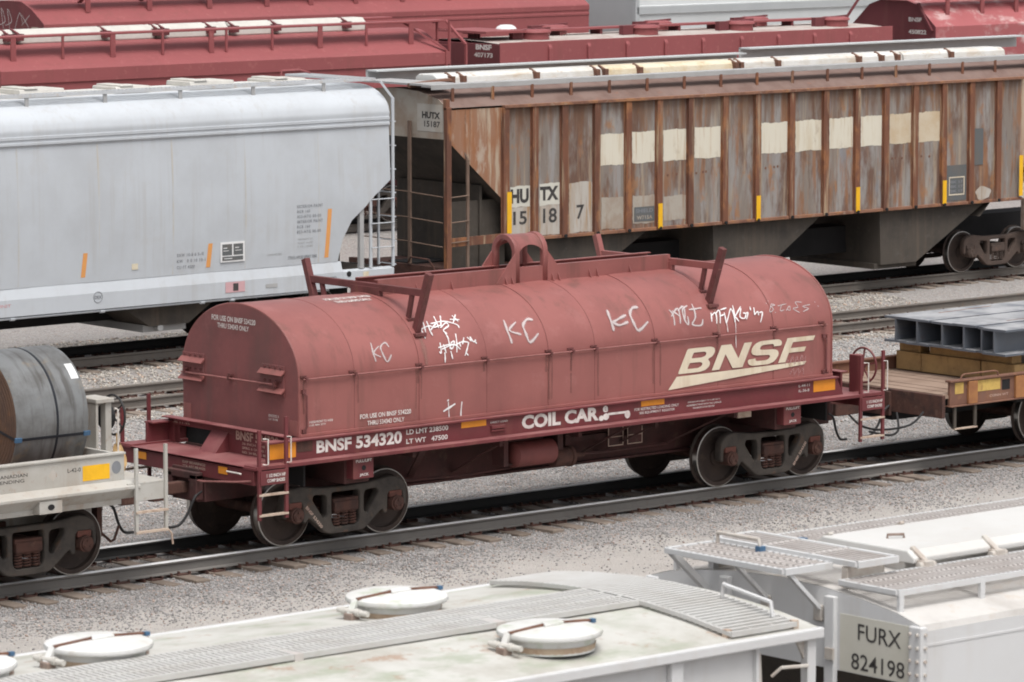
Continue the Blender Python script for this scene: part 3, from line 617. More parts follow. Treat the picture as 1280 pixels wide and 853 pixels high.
for d, xa, xc, ztl, ztr in ((-1, -1.89, -1.43, 1.78, 1.93), (1, 9.62, 10.10, 1.88, 1.92)):
    for s in (-1, 1):
        L = ladder(cc, xa, xc, s*1.575, .55, ztl, ztr, [], 'car_red', 'step_cream', .05)
        for z in (.60, .88): MB().box(xa-.02, xc+.02, s*1.575-.03, s*1.575+.03, z, z+.028).build('rung', 'step_cream', L)
        sgn = MB().box(xa, xc, s*1.60-.008, s*1.60+.008, 1.03, 1.225).build('step_plate', 'car_red', L)
        if s < 0:
            lettering('1 1/2 INCH HF', L, 'letter_white', 'y', -1.611, xa+.10, xc-.04, 1.135, 1.18, .025)
            lettering('COMP SHOES', L, 'letter_white', 'y', -1.611, xa+.11, xc-.05, 1.065, 1.11, .025)
            for xx in (xa+.12, xc+.05):
                z1_ = ztl-.12; MB().tube([(xx-.06, -1.58, z1_), (xx, -1.62, z1_), (xx, -1.62, 1.31), (xx-.06, -1.58, 1.31)], .010, 6).build('grab_iron', 'grab_white', cc)
MB().tube([(-1.97, -1.28, 1.16), (-1.99, -1.26, 1.17), (-1.99, -.98, 1.17), (-1.97, -.96, 1.16)], .013, 6).build('grab_iron', 'grab_white', cc)
# hand brake at the right end
MB().box(9.84, 9.90, -1.32, -1.10, 1.26, 1.84).box(9.90, 9.98, -1.29, -1.13, 1.5, 1.84).build('brake_stand', 'car_red', cc, bevel=.012); MB().box(9.50, 9.55, -.62, -.52, 1.26, 1.84).build('end_stanchion', 'car_red', cc, bevel=.012)
wh = [(10.06, -1.20+.27*math.cos(a), 1.66+.27*math.sin(a)) for a in np.linspace(0, 2*math.pi, 25)[:-1]]
b = MB().tube(wh, .017, 6, closed=True).cyl((9.96, -1.20, 1.66), (10.07, -1.20, 1.66), .05, 10)
for k in range(5): a = 2*math.pi*k/5+.4; b.bar((10.03, -1.20, 1.66), (10.06, -1.20+.27*math.cos(a), 1.66+.27*math.sin(a)), .022, .018)
b.build('brake_wheel', 'car_red', cc, smooth=40)
MB().tube([(9.55, .2, 1.28), (9.55, .2, 1.78), (9.60, .1, 1.86), (9.72, -.5, 1.84), (9.75, -.75, 1.80)], .014, 6).build('brake_pipe', 'rod_red', cc)
# jacking pads, tanks, rigging
for x in (-.025, 8.245):
    j = MB().box(x-.18, x+.18, -1.50, -.9, .935, 1.236).build('jacking_pad', 'car_red', cc, bevel=.008)
    lettering('PULL/LIFT', j, 'letter_white', 'y', -1.503, x-.135, x+.145, 1.165, 1.205, .025); lettering('JACK', j, 'letter_white', 'y', -1.503, x-.07, x+.09, .965, 1.01, .025)
    MB().cyl((x+.005, -1.504, 1.085), (x+.005, -1.49, 1.085), .036, 14).build('hole_shade', 'black_dirt_shade', j)  # black disc, the hole's inner shade is its colour
    MB().box(x-.18, x+.18, .9, 1.50, .935, 1.236).build('jacking_pad', 'car_red', cc, bevel=.008)
    MB().box(x-.22, x+.22, -1.35, 1.35, .86, 1.235).build('body_bolster', 'under_red', cc, bevel=.01)
MB().box(7.28, 7.55, -1.33, -1.29, 1.10, 1.20).build('card_holder', 'step_cream', cc)
MB().lathe([(.0, 0), (.14, .01), (.185, .05), (.185, .76), (.14, .80), (0, .81)], (3.02, -1.06, .92), 'x', 24).build('air_reservoir', 'tank_red', cc, smooth=40)
MB().lathe([(0, 0), (.12, .01), (.135, .03), (.135, .30), (.155, .31), (.155, .36), (.12, .38), (.04, .40), (.035, .62), (0, .62)], (3.83, -1.04, .80), 'x', 20).build('brake_cylinder', 'rust_dark', cc, smooth=40)
MB().box(2.82, 2.90, -1.16, -.90, .78, 1.24).box(2.90, 3.04, -1.1, -1.04, .78, .80).build('tank_bracket', 'under_red', cc); MB().box(3.88, 3.98, -1.12, -.8, .92, 1.24).build('tank_bracket', 'under_red', cc)
MB().box(4.45, 5.9, -.66, -.58, .92, 1.0).box(4.4, 4.5, -.7, -.3, .74, 1.05).tube([(4.4, -.95, .80), (5.0, -.75, .74), (6.6, -.5, .70)], .022, 6).build('brake_rigging', 'under_red', cc)
MB().tube([(.9, -.75, .70), (2.4, -.8, .66), (3.1, -.95, .72)], .02, 6).tube([(1.0, -.9, 1.12), (7.3, -.9, 1.14)], .022, 6).build('train_line', 'under_red', cc)
for x, dx in ((1.7, -.5), (4.85, .35), (5.3, .55), (6.6, .6), (2.5, .3)):
    MB().bar((x, -.40, .66), (x+dx, -1.34, 1.23), .09, .025).build('strut', 'under_red', cc)
    MB().bar((x, .40, .66), (x+dx, 1.34, 1.23), .09, .025).build('strut', 'under_red', cc)
for x in (1.0, 2.6, 4.1, 5.6, 7.2): MB().box(x-.03, x+.03, -1.36, 1.36, 1.12, 1.235).build('cross_bearer', 'under_red', cc)
MB().box(-1.0, 9.3, -1.30, 1.30, 1.205, 1.232).build('trough_floor', 'under_red', cc)
for x0 in (5.22, 5.60):                                     # white-lined stencil panel below the sill
    q = MB().box(x0, x0+.30, -.72, -.70, .80, 1.12).build('stencil_panel', 'under_red', cc)
    r_ = MB()
    for a in ((x0, x0+.3, .80, .812), (x0, x0+.3, 1.108, 1.12), (x0, x0+.012, .812, 1.108), (x0+.288, x0+.3, .812, 1.108), (x0+.012, x0+.288, .93, .94)): r_.box(a[0], a[1], -.724, -.7205, a[2], a[3])
    r_.build('stencil_frame', 'letter_tan', q)
truck(cc, 0, 0); truck(cc, 8.26, 0)
for x, s_ in ((-.56, 1), (8.26+.56, -1)):                   # number stencilled on the truck side frames
    V_, F_ = text_mesh('BNSF 534320', .03); pts = []
    for u, v in V_:
        a = (u-.5)*.42; c = (v-.5)*.045
        dx, dz = (.66, -.75) if s_ > 0 else (.62, .78)
        pts.append((x+a*dx-c*dz, -1.079, .40+a*dz+c*dx))
    MB().add(pts, F_).build('lettering', 'letter_tan', cc)

# ---------------------------------------------------------------- the cover (lifts off the car)
hd = thing('coil_car_cover', 'long rounded faded red steel cover with white graffiti, resting on the coil car', 'cover', (4.13, 0, 1.574))
HW, HS, HR, ZB = 1.31, 2.37, .93, 1.574
def hp(x, t, off=0.):
    """point on the near half of the cover: t >= 0 angle up the curve, t < 0 metres below its spring line"""
    if t < 0: return (x, -HW-off, HS+t)
    n = Vector((-math.cos(t)/HW, math.sin(t)/HR)).normalized()
    return (x, -HW*math.cos(t)+n.x*off, HS+HR*math.sin(t)+n.y*off)
def hp2(x, t, off=0.):
    if t <= math.pi/2: return hp(x, t, off)
    p = hp(x, (math.pi-t) if t < math.pi else -(t-math.pi), off); return (p[0], -p[1], p[2])
SE = [-1.01, -.05, 1.15, 2.35, 3.55, 4.40, 5.62, 6.85, 8.04, 9.26]
ts = [ZB-HS, -.55, -.3, -.12, 0]+list(np.linspace(0, math.pi, 41)[1:-1])+[math.pi+.0001, math.pi+.12, math.pi+.3, math.pi+.55, math.pi+HS-ZB]
for i in range(len(SE)-1):
    a, c = SE[i], SE[i+1]; lap = .0 if i % 2 else .005; rows = []
    if i % 2 == 0: a2, c2 = a-(.02 if i else 0), c+(.02 if i < len(SE)-2 else 0)
    else: a2, c2 = a, c
    for x in np.linspace(a2, c2, 9):
        row = []
        for t in ts:
            e = min(1, (x-a2)/.15, (c2-x)/.15); of = lap+(.014*hz(x*.9, t*2.2, i*3.1, 1.3)+.006*hz(x, t*3, i, 2.7))*max(0, e)-.004*(1-max(0, min(1, e)))
            row.append(hp2(x, t, of))
        rows.append(row)
    MB().sheet(rows).build('shell_panel', 'hood_red', hd, smooth=50)
for x in SE[1:-1]: MB().tube([hp2(x+.02*(-1)**(SE.index(x)+1), t, .002) for t in ts], .005, 4).build('panel_seam', 'seam_red', hd, smooth=60)
prof = [(hp2(0, t)[1], hp2(0, t)[2]) for t in ts]
for d, x in ((-1, -1.01), (1, 9.26)):
    x0, x1 = sorted((x-d*.012, x+d*.006)); MB().prism(prof, 'x', x0, x1).build('end_panel', 'hood_end', hd)
    rim = [(x-d*.01, *hp2(0, t, .004)[1:]) for t in ts]; MB().tube(rim, .014, 6).build('end_rim', 'hood_red', hd, smooth=60)
    s_ = -1 if d < 0 else 1
    for yc in (-.77, 1.06):
        L = MB().box(*sorted((x+d*.006, x+d*.02)), yc-.25, yc+.25, 2.10, 2.53).build('latch_plate', 'hood_end', hd, bevel=.004)
        for z in (2.44, 2.19): MB().prism([(x+d*.02, z+.03), (x+d*.095, z-.035), (x+d*.085, z-.045), (x+d*.02, z)], 'y', yc-.27, yc+.27).build('ledge', 'hood_red', L)
        nb = MB()
        for yy in (-.18, -.06, .06, .18):
            for z in (2.14, 2.31, 2.50): nb.cyl((x+d*.02, yc+yy, z), (x+d*.038, yc+yy, z), .016, 7)
        nb.build('bolts', 'bracket_red', L)
    MB().tube([(x+d*.06, 1.28, 2.245), (x+d*.07, .2, 2.255), (x+d*.06, -.88, 2.265)], .015, 6).build('end_rod', 'rod_red', hd)
    for yy in (1.2, .17, -.86): MB().box(*sorted((x+d*.006, x+d*.085)), yy-.02, yy+.02, 2.23, 2.30).bar((x+d*.05, yy-.05, 2.30), (x+d*.05, yy+.03, 2.31), .03, .03).build('rod_bracket', 'bracket_red', hd)
    for yy in (-1.30, 1.13):
        MB().box(*sorted((x+d*.006, x+d*.012)), yy, yy+.17, 1.59, 1.80).build('end_patch', 'hood_red', hd)
for s in (-1, 1):
    MB().tube([(-.95, s*1.345, HS), (9.12, s*1.345, HS)], .0135, 6).build('side_rod', 'rod_red', hd)
    for x in (-.90, -.04, 1.15, 2.35, 3.55, 3.97, 4.42, 5.62, 6.85, 8.04, 9.05):
        MB().box(x-.018, x+.018, *sorted((s*1.305, s*1.375)), HS-.025, HS+.028).box(x-.09, x+.02, *sorted((s*1.30, s*1.335)), HS+.028, HS+.055).build('rod_bracket', 'bracket_red', hd)
    MB().box(-1.0, 9.25, *sorted((s*1.312, s*1.345)), ZB+.001, ZB+.045).build('bottom_lip', 'hood_red', hd, bevel=.004)
    for x in (-.93, 9.06):
        MB().tube([(x, s*1.33, 2.20), (x+.03, s*1.36, 2.15), (x+.03, s*1.36, 1.72), (x, s*1.34, 1.64)], .014, 6).box(x-.03, x+.03, *sorted((s*1.31, s*1.35)), 2.17, 2.23).box(x-.03, x+.03, *sorted((s*1.31, s*1.35)), 1.63, 1.68).build('latch_rod', 'bracket_red', hd)
    MB().box(9.12, 9.18, *sorted((s*1.312, s*1.35)), 1.65, 2.22).build('latch_bar', 'hood_red', hd)
# stacking frames, top rails and lifting eye
for k, X in enumerate((1.25, 6.88)):
    dz = .03*k
    MB().bar((X, -1.34, 3.40), (X, 1.34, 3.40), .07, .10).box(X-.04, X+.04, -.32, .32, 3.25, 3.40).build('cross_bar', 'bracket_red' if k == 0 else 'hood_red', hd, bevel=.006)
    for s in (-1, 1):
        MB().bar((X, s*1.10, 2.84), (X, s*1.40, 3.68), .10, .095, (1, 0, 0)).box(X-.10, X+.10, *sorted((s*1.02, s*1.22)), 2.78, 2.83).build('stacking_post', 'bracket_red' if k == 0 or s < 0 else 'hood_red', hd, bevel=.008)
        MB().bar((X, s*.93, 3.01), (X, s*1.02, 3.37), .07, .05, (1, 0, 0)).box(X-.06, X+.06, *sorted((s*.86, s*1.0)), 2.98, 3.02).build('brace', 'bracket_red', hd, bevel=.005)
for s in (-1, 1):
    y = s*.25; MB().box(1.25, 6.88, y-.006, y+.006, 3.26, 3.50).box(1.25, 6.88, *sorted((y, y-s*.08)), 3.49, 3.502).build('top_rail', 'hood_red', hd)
    for x in (1.95, 2.1, 2.6, 5.25, 5.4, 6.05): MB().prism([(y+s*.006, 3.25), (y+s*.075, 3.24), (y+s*.006, 3.40)], 'x', x-.006, x+.006).build('rail_gusset', 'hood_red', hd)
arc = lambda r, n=20: [(r*math.cos(a), 3.71+r*math.sin(a)) for a in np.linspace(0, math.pi, n)]
for x in (3.85, 4.39):
    out = [(.27, 3.22)]+arc(.27)+[(-.27, 3.22)]+[(-.185, 3.22)]+arc(.185)[::-1]+[(.185, 3.22)]
    plate('lifting_arch', out, [], 'x', x-.045, x+.045, 'hood_red', hd, .012)
    d = -1 if x < 4.1 else 1
    for s in (-1, 1):
        MB().prism([(x+d*.035, 3.22), (x+d*.42, 3.24), (x+d*.40, 3.30), (x+d*.035, 3.72)], 'y', s*.262-.01, s*.262+.01).build('arch_gusset', 'hood_red', hd)
        for e in (.12, .24): MB().prism([(s*.265, 3.24), (s*.35, 3.23), (s*.265, 3.40)], 'x', x+d*e-.006, x+d*e+.006).build('foot_rib', 'hood_red', hd)
rows = []
for k in np.linspace(-1, 1, 21):
    row = []
    for x in np.linspace(3.88, 4.36, 13):
        lim = rad(92)-rad(28)*max(0, math.sin(math.pi*(x-3.88)/.48))**.7; a = math.pi/2+k*lim; row.append((x, .255*math.cos(a), 3.71+.255*math.sin(a)))
    rows.append(row)
MB().sheet(rows).build('lifting_saddle', 'hood_red', hd, smooth=60)
# lettering on the cover
yh = -1.3245
lettering('FOR USE ON BNSF 534220', hd, 'letter_white', 'y', yh, .06, .97, 1.735, 1.80, .02); lettering('THRU 534343 ONLY', hd, 'letter_white', 'y', yh, .19, .85, 1.635, 1.70, .02)
lettering('INSIDE FRONT TO WIDE', hd, 'letter_white', 'y', yh, -.83, -.42, 1.755, 1.785, .01); lettering('LUB ABX 2371', hd, 'letter_white', 'y', yh, -.83, -.55, 1.715, 1.74, .01)
lettering('FOR USE ON BNSF 534220', hd, 'letter_white', 'x', -1.0185, .63, -.37, 3.035, 3.11, .02); lettering('THRU 534343 ONLY', hd, 'letter_white', 'x', -1.0185, .50, -.22, 2.935, 3.005, .02)
lettering('EXCESS 3', hd, 'letter_white', 'x', -1.0185, -.66, -.88, 1.80, 1.835, .01); lettering('LU 10-98', hd, 'letter_white', 'x', -1.0185, -.66, -.86, 1.755, 1.785, .01)
lettering('FOR USE ON BNSF 534220', hd, 'letter_white', '', 0, .28, 1.08, 1.33, 1.41, .02, fn=lambda a, t: hp2(a, t, .011))
lettering('THRU 534343 ONLY', hd, 'letter_white', '', 0, .36, 1.0, 1.22, 1.29, .02, fn=lambda a, t: hp2(a, t, .011))
# road name: broad slanting letters over a tapering bar
LG = {'B': ([(0, 0), (.74, 0), (.92, .06), (1, .2), (.97, .36), (.84, .49), (.98, .60), (1.0, .78), (.93, .93), (.78, 1), (0, 1)], [[(.26, .17), (.62, .17), (.72, .23), (.72, .35), (.62, .41), (.26, .41)], [(.26, .59), (.62, .59), (.72, .64), (.72, .76), (.62, .82), (.26, .82)]]),
      'N': ([(0, 0), (.25, 0), (.25, .62), (.68, 0), (1, 0), (1, 1), (.75, 1), (.75, .38), (.32, 1), (0, 1)], []),
      'S': ([(0, .28), (.06, .1), (.22, 0), (.78, 0), (.94, .08), (1, .24), (1, .40), (.92, .54), (.78, .60), (.34, .63), (.27, .67), (.27, .77), (.34, .83), (.66, .83), (.72, .78), (.72, .72), (.98, .72), (.96, .88), (.82, 1), (.22, 1), (.06, .93), (0, .78), (0, .62), (.08, .48), (.22, .42), (.66, .39), (.73, .35), (.73, .24), (.66, .18), (.34, .18), (.27, .22), (.26, .30)], []),
      'F': ([(0, 0), (.26, 0), (.26, .38), (.82, .38), (.82, .57), (.26, .57), (.26, .81), (1, .81), (1, 1), (0, 1)], [])}
for i, ch in enumerate('BNSF'):
    x0 = 6.05+i*.685; wdt = (.60, .63, .62, .58)[i]; z0 = 1.862; h = .36
    tf = lambda pl: [(x0+u*wdt+v*h*.55, z0+v*h) for u, v in pl]
    o_, hs_ = LG[ch]; plate('logo_letter', tf(o_) if ch in 'NF' else rounded(tf(o_), .03, 2), [rounded(tf(q), .02, 2) for q in hs_], 'y', yh-.002, yh+.001, 'letter_cream', hd, .0004, 0)
MB().prism([(5.86, 1.642), (6.03, 1.826), (8.70, 1.846), (8.66, 1.80), (6.9, 1.70)], 'y', yh-.001, yh+.001).build('logo_bar', 'letter_cream', hd)
GRAF = [(0.035,[(0.35,0.43),(0.34,0.28),(0.36,0.15)]),(0.03,[(0.47,0.37),(0.35,0.28),(0.46,0.21)]),(0.035,[(0.64,0.34),(0.6,0.41),(0.5,0.36),(0.5,0.26),(0.56,0.13),(0.65,0.23)]),(0.05,[(2.86,0.58),(2.84,0.4),(2.86,0.21)]),(0.045,[(3.06,0.53),(2.88,0.41),(3.07,0.33)]),(0.055,[(3.39,0.54),(3.28,0.55),(3.16,0.46),(3.16,0.32),(3.2,0.2),(3.39,0.32)]),(0.02,[(1.34,0.64),(1.32,0.5)]),(0.02,[(1.44,0.7),(1.38,0.51)]),(0.02,[(1.29,0.55),(1.49,0.6),(1.56,0.56)]),(0.02,[(1.5,0.68),(1.46,0.5)]),(0.02,[(1.48,0.53),(1.67,0.65)]),(0.02,[(1.68,0.75),(1.64,0.55)]),(0.02,[(1.8,0.75),(1.68,0.55)]),(0.02,[(1.54,0.63),(1.79,0.65),(1.98,0.58),(2.0,0.52)]),(0.02,[(1.67,0.55),(1.81,0.62),(1.83,0.57),(1.7,0.51),(1.74,0.45)]),(0.02,[(1.71,0.47),(1.73,0.36)]),(0.02,[(1.92,0.67),(2.08,0.65)]),(0.02,[(2.07,0.74),(1.94,0.61)]),(0.02,[(2.0,0.73),(2.04,0.62)]),(0.02,[(1.32,0.52),(1.32,0.41)]),(0.02,[(1.46,0.53),(1.47,0.44)]),(0.02,[(1.56,0.56),(1.69,0.59)]),(0.021,[(1.56,0.33),(1.54,0.18),(1.51,0.2)]),(0.021,[(1.51,0.26),(1.73,0.29),(1.84,0.26)]),(0.021,[(1.61,0.3),(1.63,0.17)]),(0.021,[(1.73,0.42),(1.72,0.27),(1.74,0.21)]),(0.021,[(1.75,0.31),(1.82,0.33),(1.76,0.23),(1.7,0.24)]),(0.021,[(1.89,0.44),(1.82,0.16)]),(0.021,[(1.85,0.28),(1.97,0.31),(2.07,0.29)]),(0.021,[(1.9,0.31),(1.91,0.24)]),(0.021,[(2.01,0.37),(1.95,0.27)]),(0.021,[(2.07,0.29),(1.96,0.1)]),(0.021,[(2.07,0.37),(2.12,0.31),(2.12,0.37),(2.16,0.29),(2.21,0.32)]),(0.021,[(2.18,0.3),(2.21,0.26)]),(0.021,[(1.99,0.14),(2.02,0.1)]),(0.021,[(1.6,0.18),(1.59,0.03)]),(0.021,[(1.71,0.19),(1.73,0.07)]),(0.021,[(1.56,0.23),(1.79,0.28),(1.89,0.2)]),(0.06,[(4.84,0.58),(4.82,0.42),(4.82,0.24)]),(0.055,[(5.15,0.47),(4.99,0.42),(4.83,0.37)]),(0.055,[(4.83,0.38),(4.96,0.32),(5.14,0.36)]),(0.06,[(5.45,0.58),(5.32,0.56),(5.23,0.47),(5.24,0.32),(5.3,0.21),(5.52,0.33)]),(0.04,[(6.01,0.48),(6.05,0.4),(6.02,0.23)]),(0.04,[(6.0,0.37),(6.19,0.49),(6.14,0.25)]),(0.04,[(6.17,0.45),(6.32,0.51),(6.24,0.29)]),(0.04,[(6.4,0.52),(6.27,0.46),(6.24,0.31),(6.29,0.22),(6.32,0.35)]),(0.04,[(6.39,0.45),(6.65,0.46)]),(0.04,[(6.5,0.54),(6.47,0.33),(6.37,0.22),(6.54,0.19),(6.6,0.28)]),(0.04,[(6.06,0.46),(6.17,0.36)]),(0.022,[(6.8,0.37),(6.77,0.23)]),(0.022,[(6.79,0.32),(6.89,0.36),(6.86,0.19)]),(0.022,[(6.89,0.35),(6.98,0.39),(6.93,0.19)]),(0.022,[(6.95,0.3),(7.05,0.32)]),(0.022,[(7.01,0.4),(7.14,0.42)]),(0.022,[(7.06,0.35),(7.05,0.18)]),(0.022,[(7.05,0.18),(7.22,0.4),(7.23,0.18)]),(0.022,[(7.23,0.18),(7.28,0.45)]),(0.022,[(7.25,0.27),(7.43,0.42)]),(0.022,[(7.24,0.29),(7.31,0.19)]),(0.022,[(7.42,0.39),(7.35,0.26),(7.44,0.23),(7.48,0.3),(7.43,0.31)]),(0.022,[(7.48,0.3),(7.53,0.31),(7.47,0.21)]),(0.022,[(7.61,0.4),(7.6,0.34)]),(0.022,[(7.68,0.38),(7.65,0.26)]),(0.022,[(7.65,0.27),(7.73,0.31),(7.73,0.25)]),(0.022,[(7.76,0.29),(7.82,0.29),(7.74,0.14)]),(0.01,[(7.23,0.18),(7.22,-0.01),(7.23,-0.21)]),(0.01,[(7.05,0.18),(7.06,0.04)]),(0.018,[(7.97,0.44),(7.97,0.42)]),(0.018,[(8.03,0.47),(8.03,0.46)]),(0.018,[(8.06,0.41),(7.98,0.29),(8.07,0.32),(8.05,0.37),(8.13,0.39),(8.06,0.41)]),(0.018,[(8.08,0.27),(8.1,0.27)]),(0.018,[(8.18,0.37),(8.37,0.39)]),(0.018,[(8.26,0.38),(8.2,0.29),(8.29,0.3)]),(0.018,[(8.32,0.28),(8.41,0.35),(8.4,0.28),(8.34,0.31)]),(0.018,[(8.69,0.39),(8.56,0.4),(8.58,0.32),(8.47,0.3),(8.59,0.23)]),(0.018,[(8.84,0.34),(8.68,0.32),(8.79,0.28),(8.66,0.24)]),(0.018,[(8.96,0.38),(8.96,0.36)]),(0.018,[(9.0,0.31),(9.0,0.29)]),(0.03,[(1.56,-0.66),(1.78,-0.57)]),(0.035,[(1.64,-0.5),(1.65,-0.52)]),(0.012,[(1.65,-0.53),(1.66,-0.69),(1.67,-0.8)]),(0.021,[(1.9,-0.55),(1.88,-0.71),(1.89,-0.8)])]
def stroke(wd, pl, m, parent, fn, lift):
    """painted ribbon along a line on a surface: fn(a, b) -> point; UV v runs -1..1 across"""
    P = [Vector(p) for p in pl]
    if len(P) == 2: P = [P[0], (P[0]+P[1])/2, P[1]]
    Q = []
    for i in range(len(P)-1):
        for t in np.linspace(0, 1, 5)[:-1]:
            p0 = P[max(0, i-1)]; p1 = P[i]; p2 = P[i+1]; p3 = P[min(len(P)-1, i+2)]
            Q.append(.5*((2*p1)+(p2-p0)*t+(2*p0-5*p1+4*p2-p3)*t*t+(3*p1-p0-3*p2+p3)*t**3))
    Q.append(P[-1]); n = len(Q); vs = []; fs = []; uv = []
    for i, q in enumerate(Q):
        d = Vector((Q[min(n-1, i+1)]-Q[max(0, i-1)])); sc = 1.05; d = Vector((d.x, d.y*sc)); d.normalize() if d.length else None
        nrm = Vector((-d.y, d.x/sc)); k = wd*(.75+.5*(.5+.5*math.sin(i*1.3+wd*90)))*(.7 if i in (0, n-1) else 1)
        for s in (-1, 0, 1): a = q+nrm*s*k*.62; vs.append(fn(a.x, a.y, lift)); uv.append((i*.2, s))
    for i in range(n-1):
        for j in (0, 1): fs.append((i*3+j, i*3+j+1, (i+1)*3+j+1, (i+1)*3+j))
    return vs, fs, uv
def strokes(name, items, m, parent, fn, lift0, **kw):
    V_, F_, UV = [], [], []
    for k, (wd, pl) in enumerate(items):
        vs, fs, uv = stroke(wd, pl, m, parent, fn, lift0+.0006*k); o = len(V_); V_ += vs; F_ += [tuple(i+o for i in f) for f in fs]; UV += uv
    A = np.array(V_, float); c = (A.min(0)+A.max(0))/2
    me = bpy.data.meshes.new(name); me.from_pydata([tuple(p) for p in A-c], [], F_); ul = me.uv_layers.new(name='UVMap')
    for lp in me.loops: ul.data[lp.index].uv = UV[lp.vertex_index]
    me.materials.append(MATS[m]); return place(name, me, c, parent, **kw)
hoodf = lambda a, b, l: hp2(a, b, l)
for nm, lo, hi, m in (('KC', 0, 3, 'spray_soft'), ('KC', 3, 6, 'spray_soft'), ('tag', 6, 22, 'spray_sharp'), ('tag', 22, 38, 'spray_sharp'), ('KC', 38, 42, 'spray_soft'), ('tag', 42, 49, 'spray_soft'), ('tag', 49, 67, 'spray_sharp'), ('tag', 67, 78, 'spray_soft'), ('marks', 78, 82, 'spray_sharp')):
    strokes('graffiti', GRAF[lo:hi], m, hd, hoodf, .012)
fz = random.Random(3)
runs = [(.10, [(1.25+fz.uniform(-.03, .03), .50), (1.25, .25), (1.26, .02)]), (.10, [(6.88, .50), (6.9, .25), (6.88, .02)])]
for r1 in runs: strokes('dirt_run', [r1], 'stain_pale', hd, hoodf, .010)
runs = []
for x in (-.90, -.04, 1.15, 2.35, 3.55, 3.97, 4.42, 5.62, 6.85, 8.04):
    for k in range(fz.choice((1, 1, 2, 3))): a = x+fz.uniform(-.09, .09); l_ = fz.uniform(.12, .68); runs.append((fz.uniform(.015, .06), [(a, -.02), (a+fz.uniform(-.01, .01), -.02-l_*.5), (a, -.02-l_)]))
for r1 in runs: strokes('rust_run', [r1], 'stain_run', hd, hoodf, .010)
strokes('graffiti', [(.02, [(8.25+i*.10, -.55-.05*(i % 2)), (8.30+i*.10, -.42-.04*fz.random()), (8.34+i*.10, -.56), (8.38+i*.1, -.44)]) for i in range(4)]+[(.02, [(8.35+i*.1, -.70), (8.42+i*.1, -.62), (8.44+i*.1, -.74)]) for i in range(3)], 'spray_faint', hd, hoodf, .020)
# ---------------------------------------------------------------- grey open coil car at the left, with a bare steel coil
gc = thing('open_coil_car', 'grey open coil car with low sides and a yellow marker, carrying a bare steel coil', 'rail car', (-8.3, 0, 0))
for s in (-1, 1):
    b = MB(); ya, yb = sorted((s*1.45, s*1.40)); b.box(-13.0, -4.03, ya, yb, 1.31, 1.66); yc, yd = sorted((s*1.475, s*1.36)); b.box(-13.0, -4.02, yc, yd, 1.655, 1.685)
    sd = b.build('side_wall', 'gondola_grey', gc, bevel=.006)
    f = MB(); f.prism([(s*1.40, 1.05), (s*1.58, 1.20), (s*1.58, 1.235), (s*1.45, 1.312), (s*1.40, 1.312)], 'x', -13.0, -3.86); f.build('side_ledge', 'gondola_grey', sd, bevel=.005)
    MB().box(-13, -4.05, *sorted((s*1.40, s*1.34)), .98, 1.05).build('lower_sill', 'gondola_grey', sd)
patch('reflector', 'yellow', gc, 'y', -1.451, -4.70, -4.27, 1.355, 1.555)
lettering('L-42-0', gc, 'letter_dark', 'y', -1.4515, -4.94, -4.73, 1.49, 1.545, .01)
lettering('AND CANADIAN', gc, 'letter_dark', 'y', -1.4515, -6.3, -5.57, 1.505, 1.55, .01); lettering('PATENTS PENDING', gc, 'letter_dark', 'y', -1.4515, -6.5, -5.62, 1.435, 1.48, .01)
lettering('2 INCH HF COMP SHOES', gc, 'letter_dark', 'y', -1.4045, -4.95, -4.30, 1.07, 1.105, .01)
MB().add([(-4.16+.075*math.cos(a), -1.4525, 1.49+.085*math.sin(a)) for a in np.linspace(0, 6.28, 21)[:-1]], [tuple(range(20))]).build('round_decal', 'letter_grey', gc)
MB().add([(-5.17, -1.4525, 1.40), (-5.09, -1.4525, 1.48), (-5.17, -1.4525, 1.56), (-5.25, -1.4525, 1.48)], [(0, 1, 2, 3)]).build('diamond_mark', 'pale_patch', gc)
MB().box(-13, -4.1, -.30, .30, .62, 1.1).build('centre_sill', 'gondola_grey', gc)
MB().box(-13, -4.05, -1.38, 1.38, 1.02, 1.06).build('floor', 'mud_grey', gc)
for s in (-1, 1):                                           # sloping coil troughs
    MB().prism([(s*1.36, 1.65), (s*.25, 1.21), (s*.25, 1.06), (s*1.36, 1.06)], 'x', -13, -4.3).build('trough_slope', 'coil_rust', gc)
j = MB().box(-5.46, -5.10, -1.56, -1.0, 1.0, 1.17).build('jacking_pad', 'gondola_grey', gc, bevel=.008)
MB().add([(-5.28+.055*math.cos(a), -1.563, 1.085+.04*math.sin(a)) for a in np.linspace(0, 6.28, 15)[:-1]], [tuple(range(14))]).build('slot_shade', 'black_dirt_shade', j)  # flat black oval carrying the slot's shade in its colour
MB().box(-4.30, -4.06, -1.40, 1.40, 1.05, 1.30).box(-4.10, -4.05, -1.42, 1.42, 1.30, 1.66).build('end_wall', 'gondola_grey', gc, bevel=.006)
MB().box(-4.06, -3.42, -1.56, 1.3, 1.24, 1.27).box(-3.92, -3.42, -1.56, -1.53, 1.02, 1.24).build('end_platform', 'gondola_grey', gc, bevel=.006)
MB().box(-4.05, -3.55, -.28, .28, .70, 1.15).build('striker', 'gondola_grey', gc, bevel=.01)
L = ladder(gc, -3.93, -3.45, -1.575, .58, 1.73, 1.75, [], 'gondola_grey', 'step_cream', .045)
for z in (.59, .86): MB().box(-3.95, -3.43, -1.61, -1.55, z, z+.03).build('rung', 'step_cream', L)
MB().box(-3.80, -3.50, -.50, -.05, 2.20, 2.26).box(-3.79, -3.75, -.48, -.08, 1.27, 2.20).box(-3.62, -3.52, -.46, -.34, 1.27, 2.20).build('brake_stand', 'gondola_grey', gc, bevel=.01)
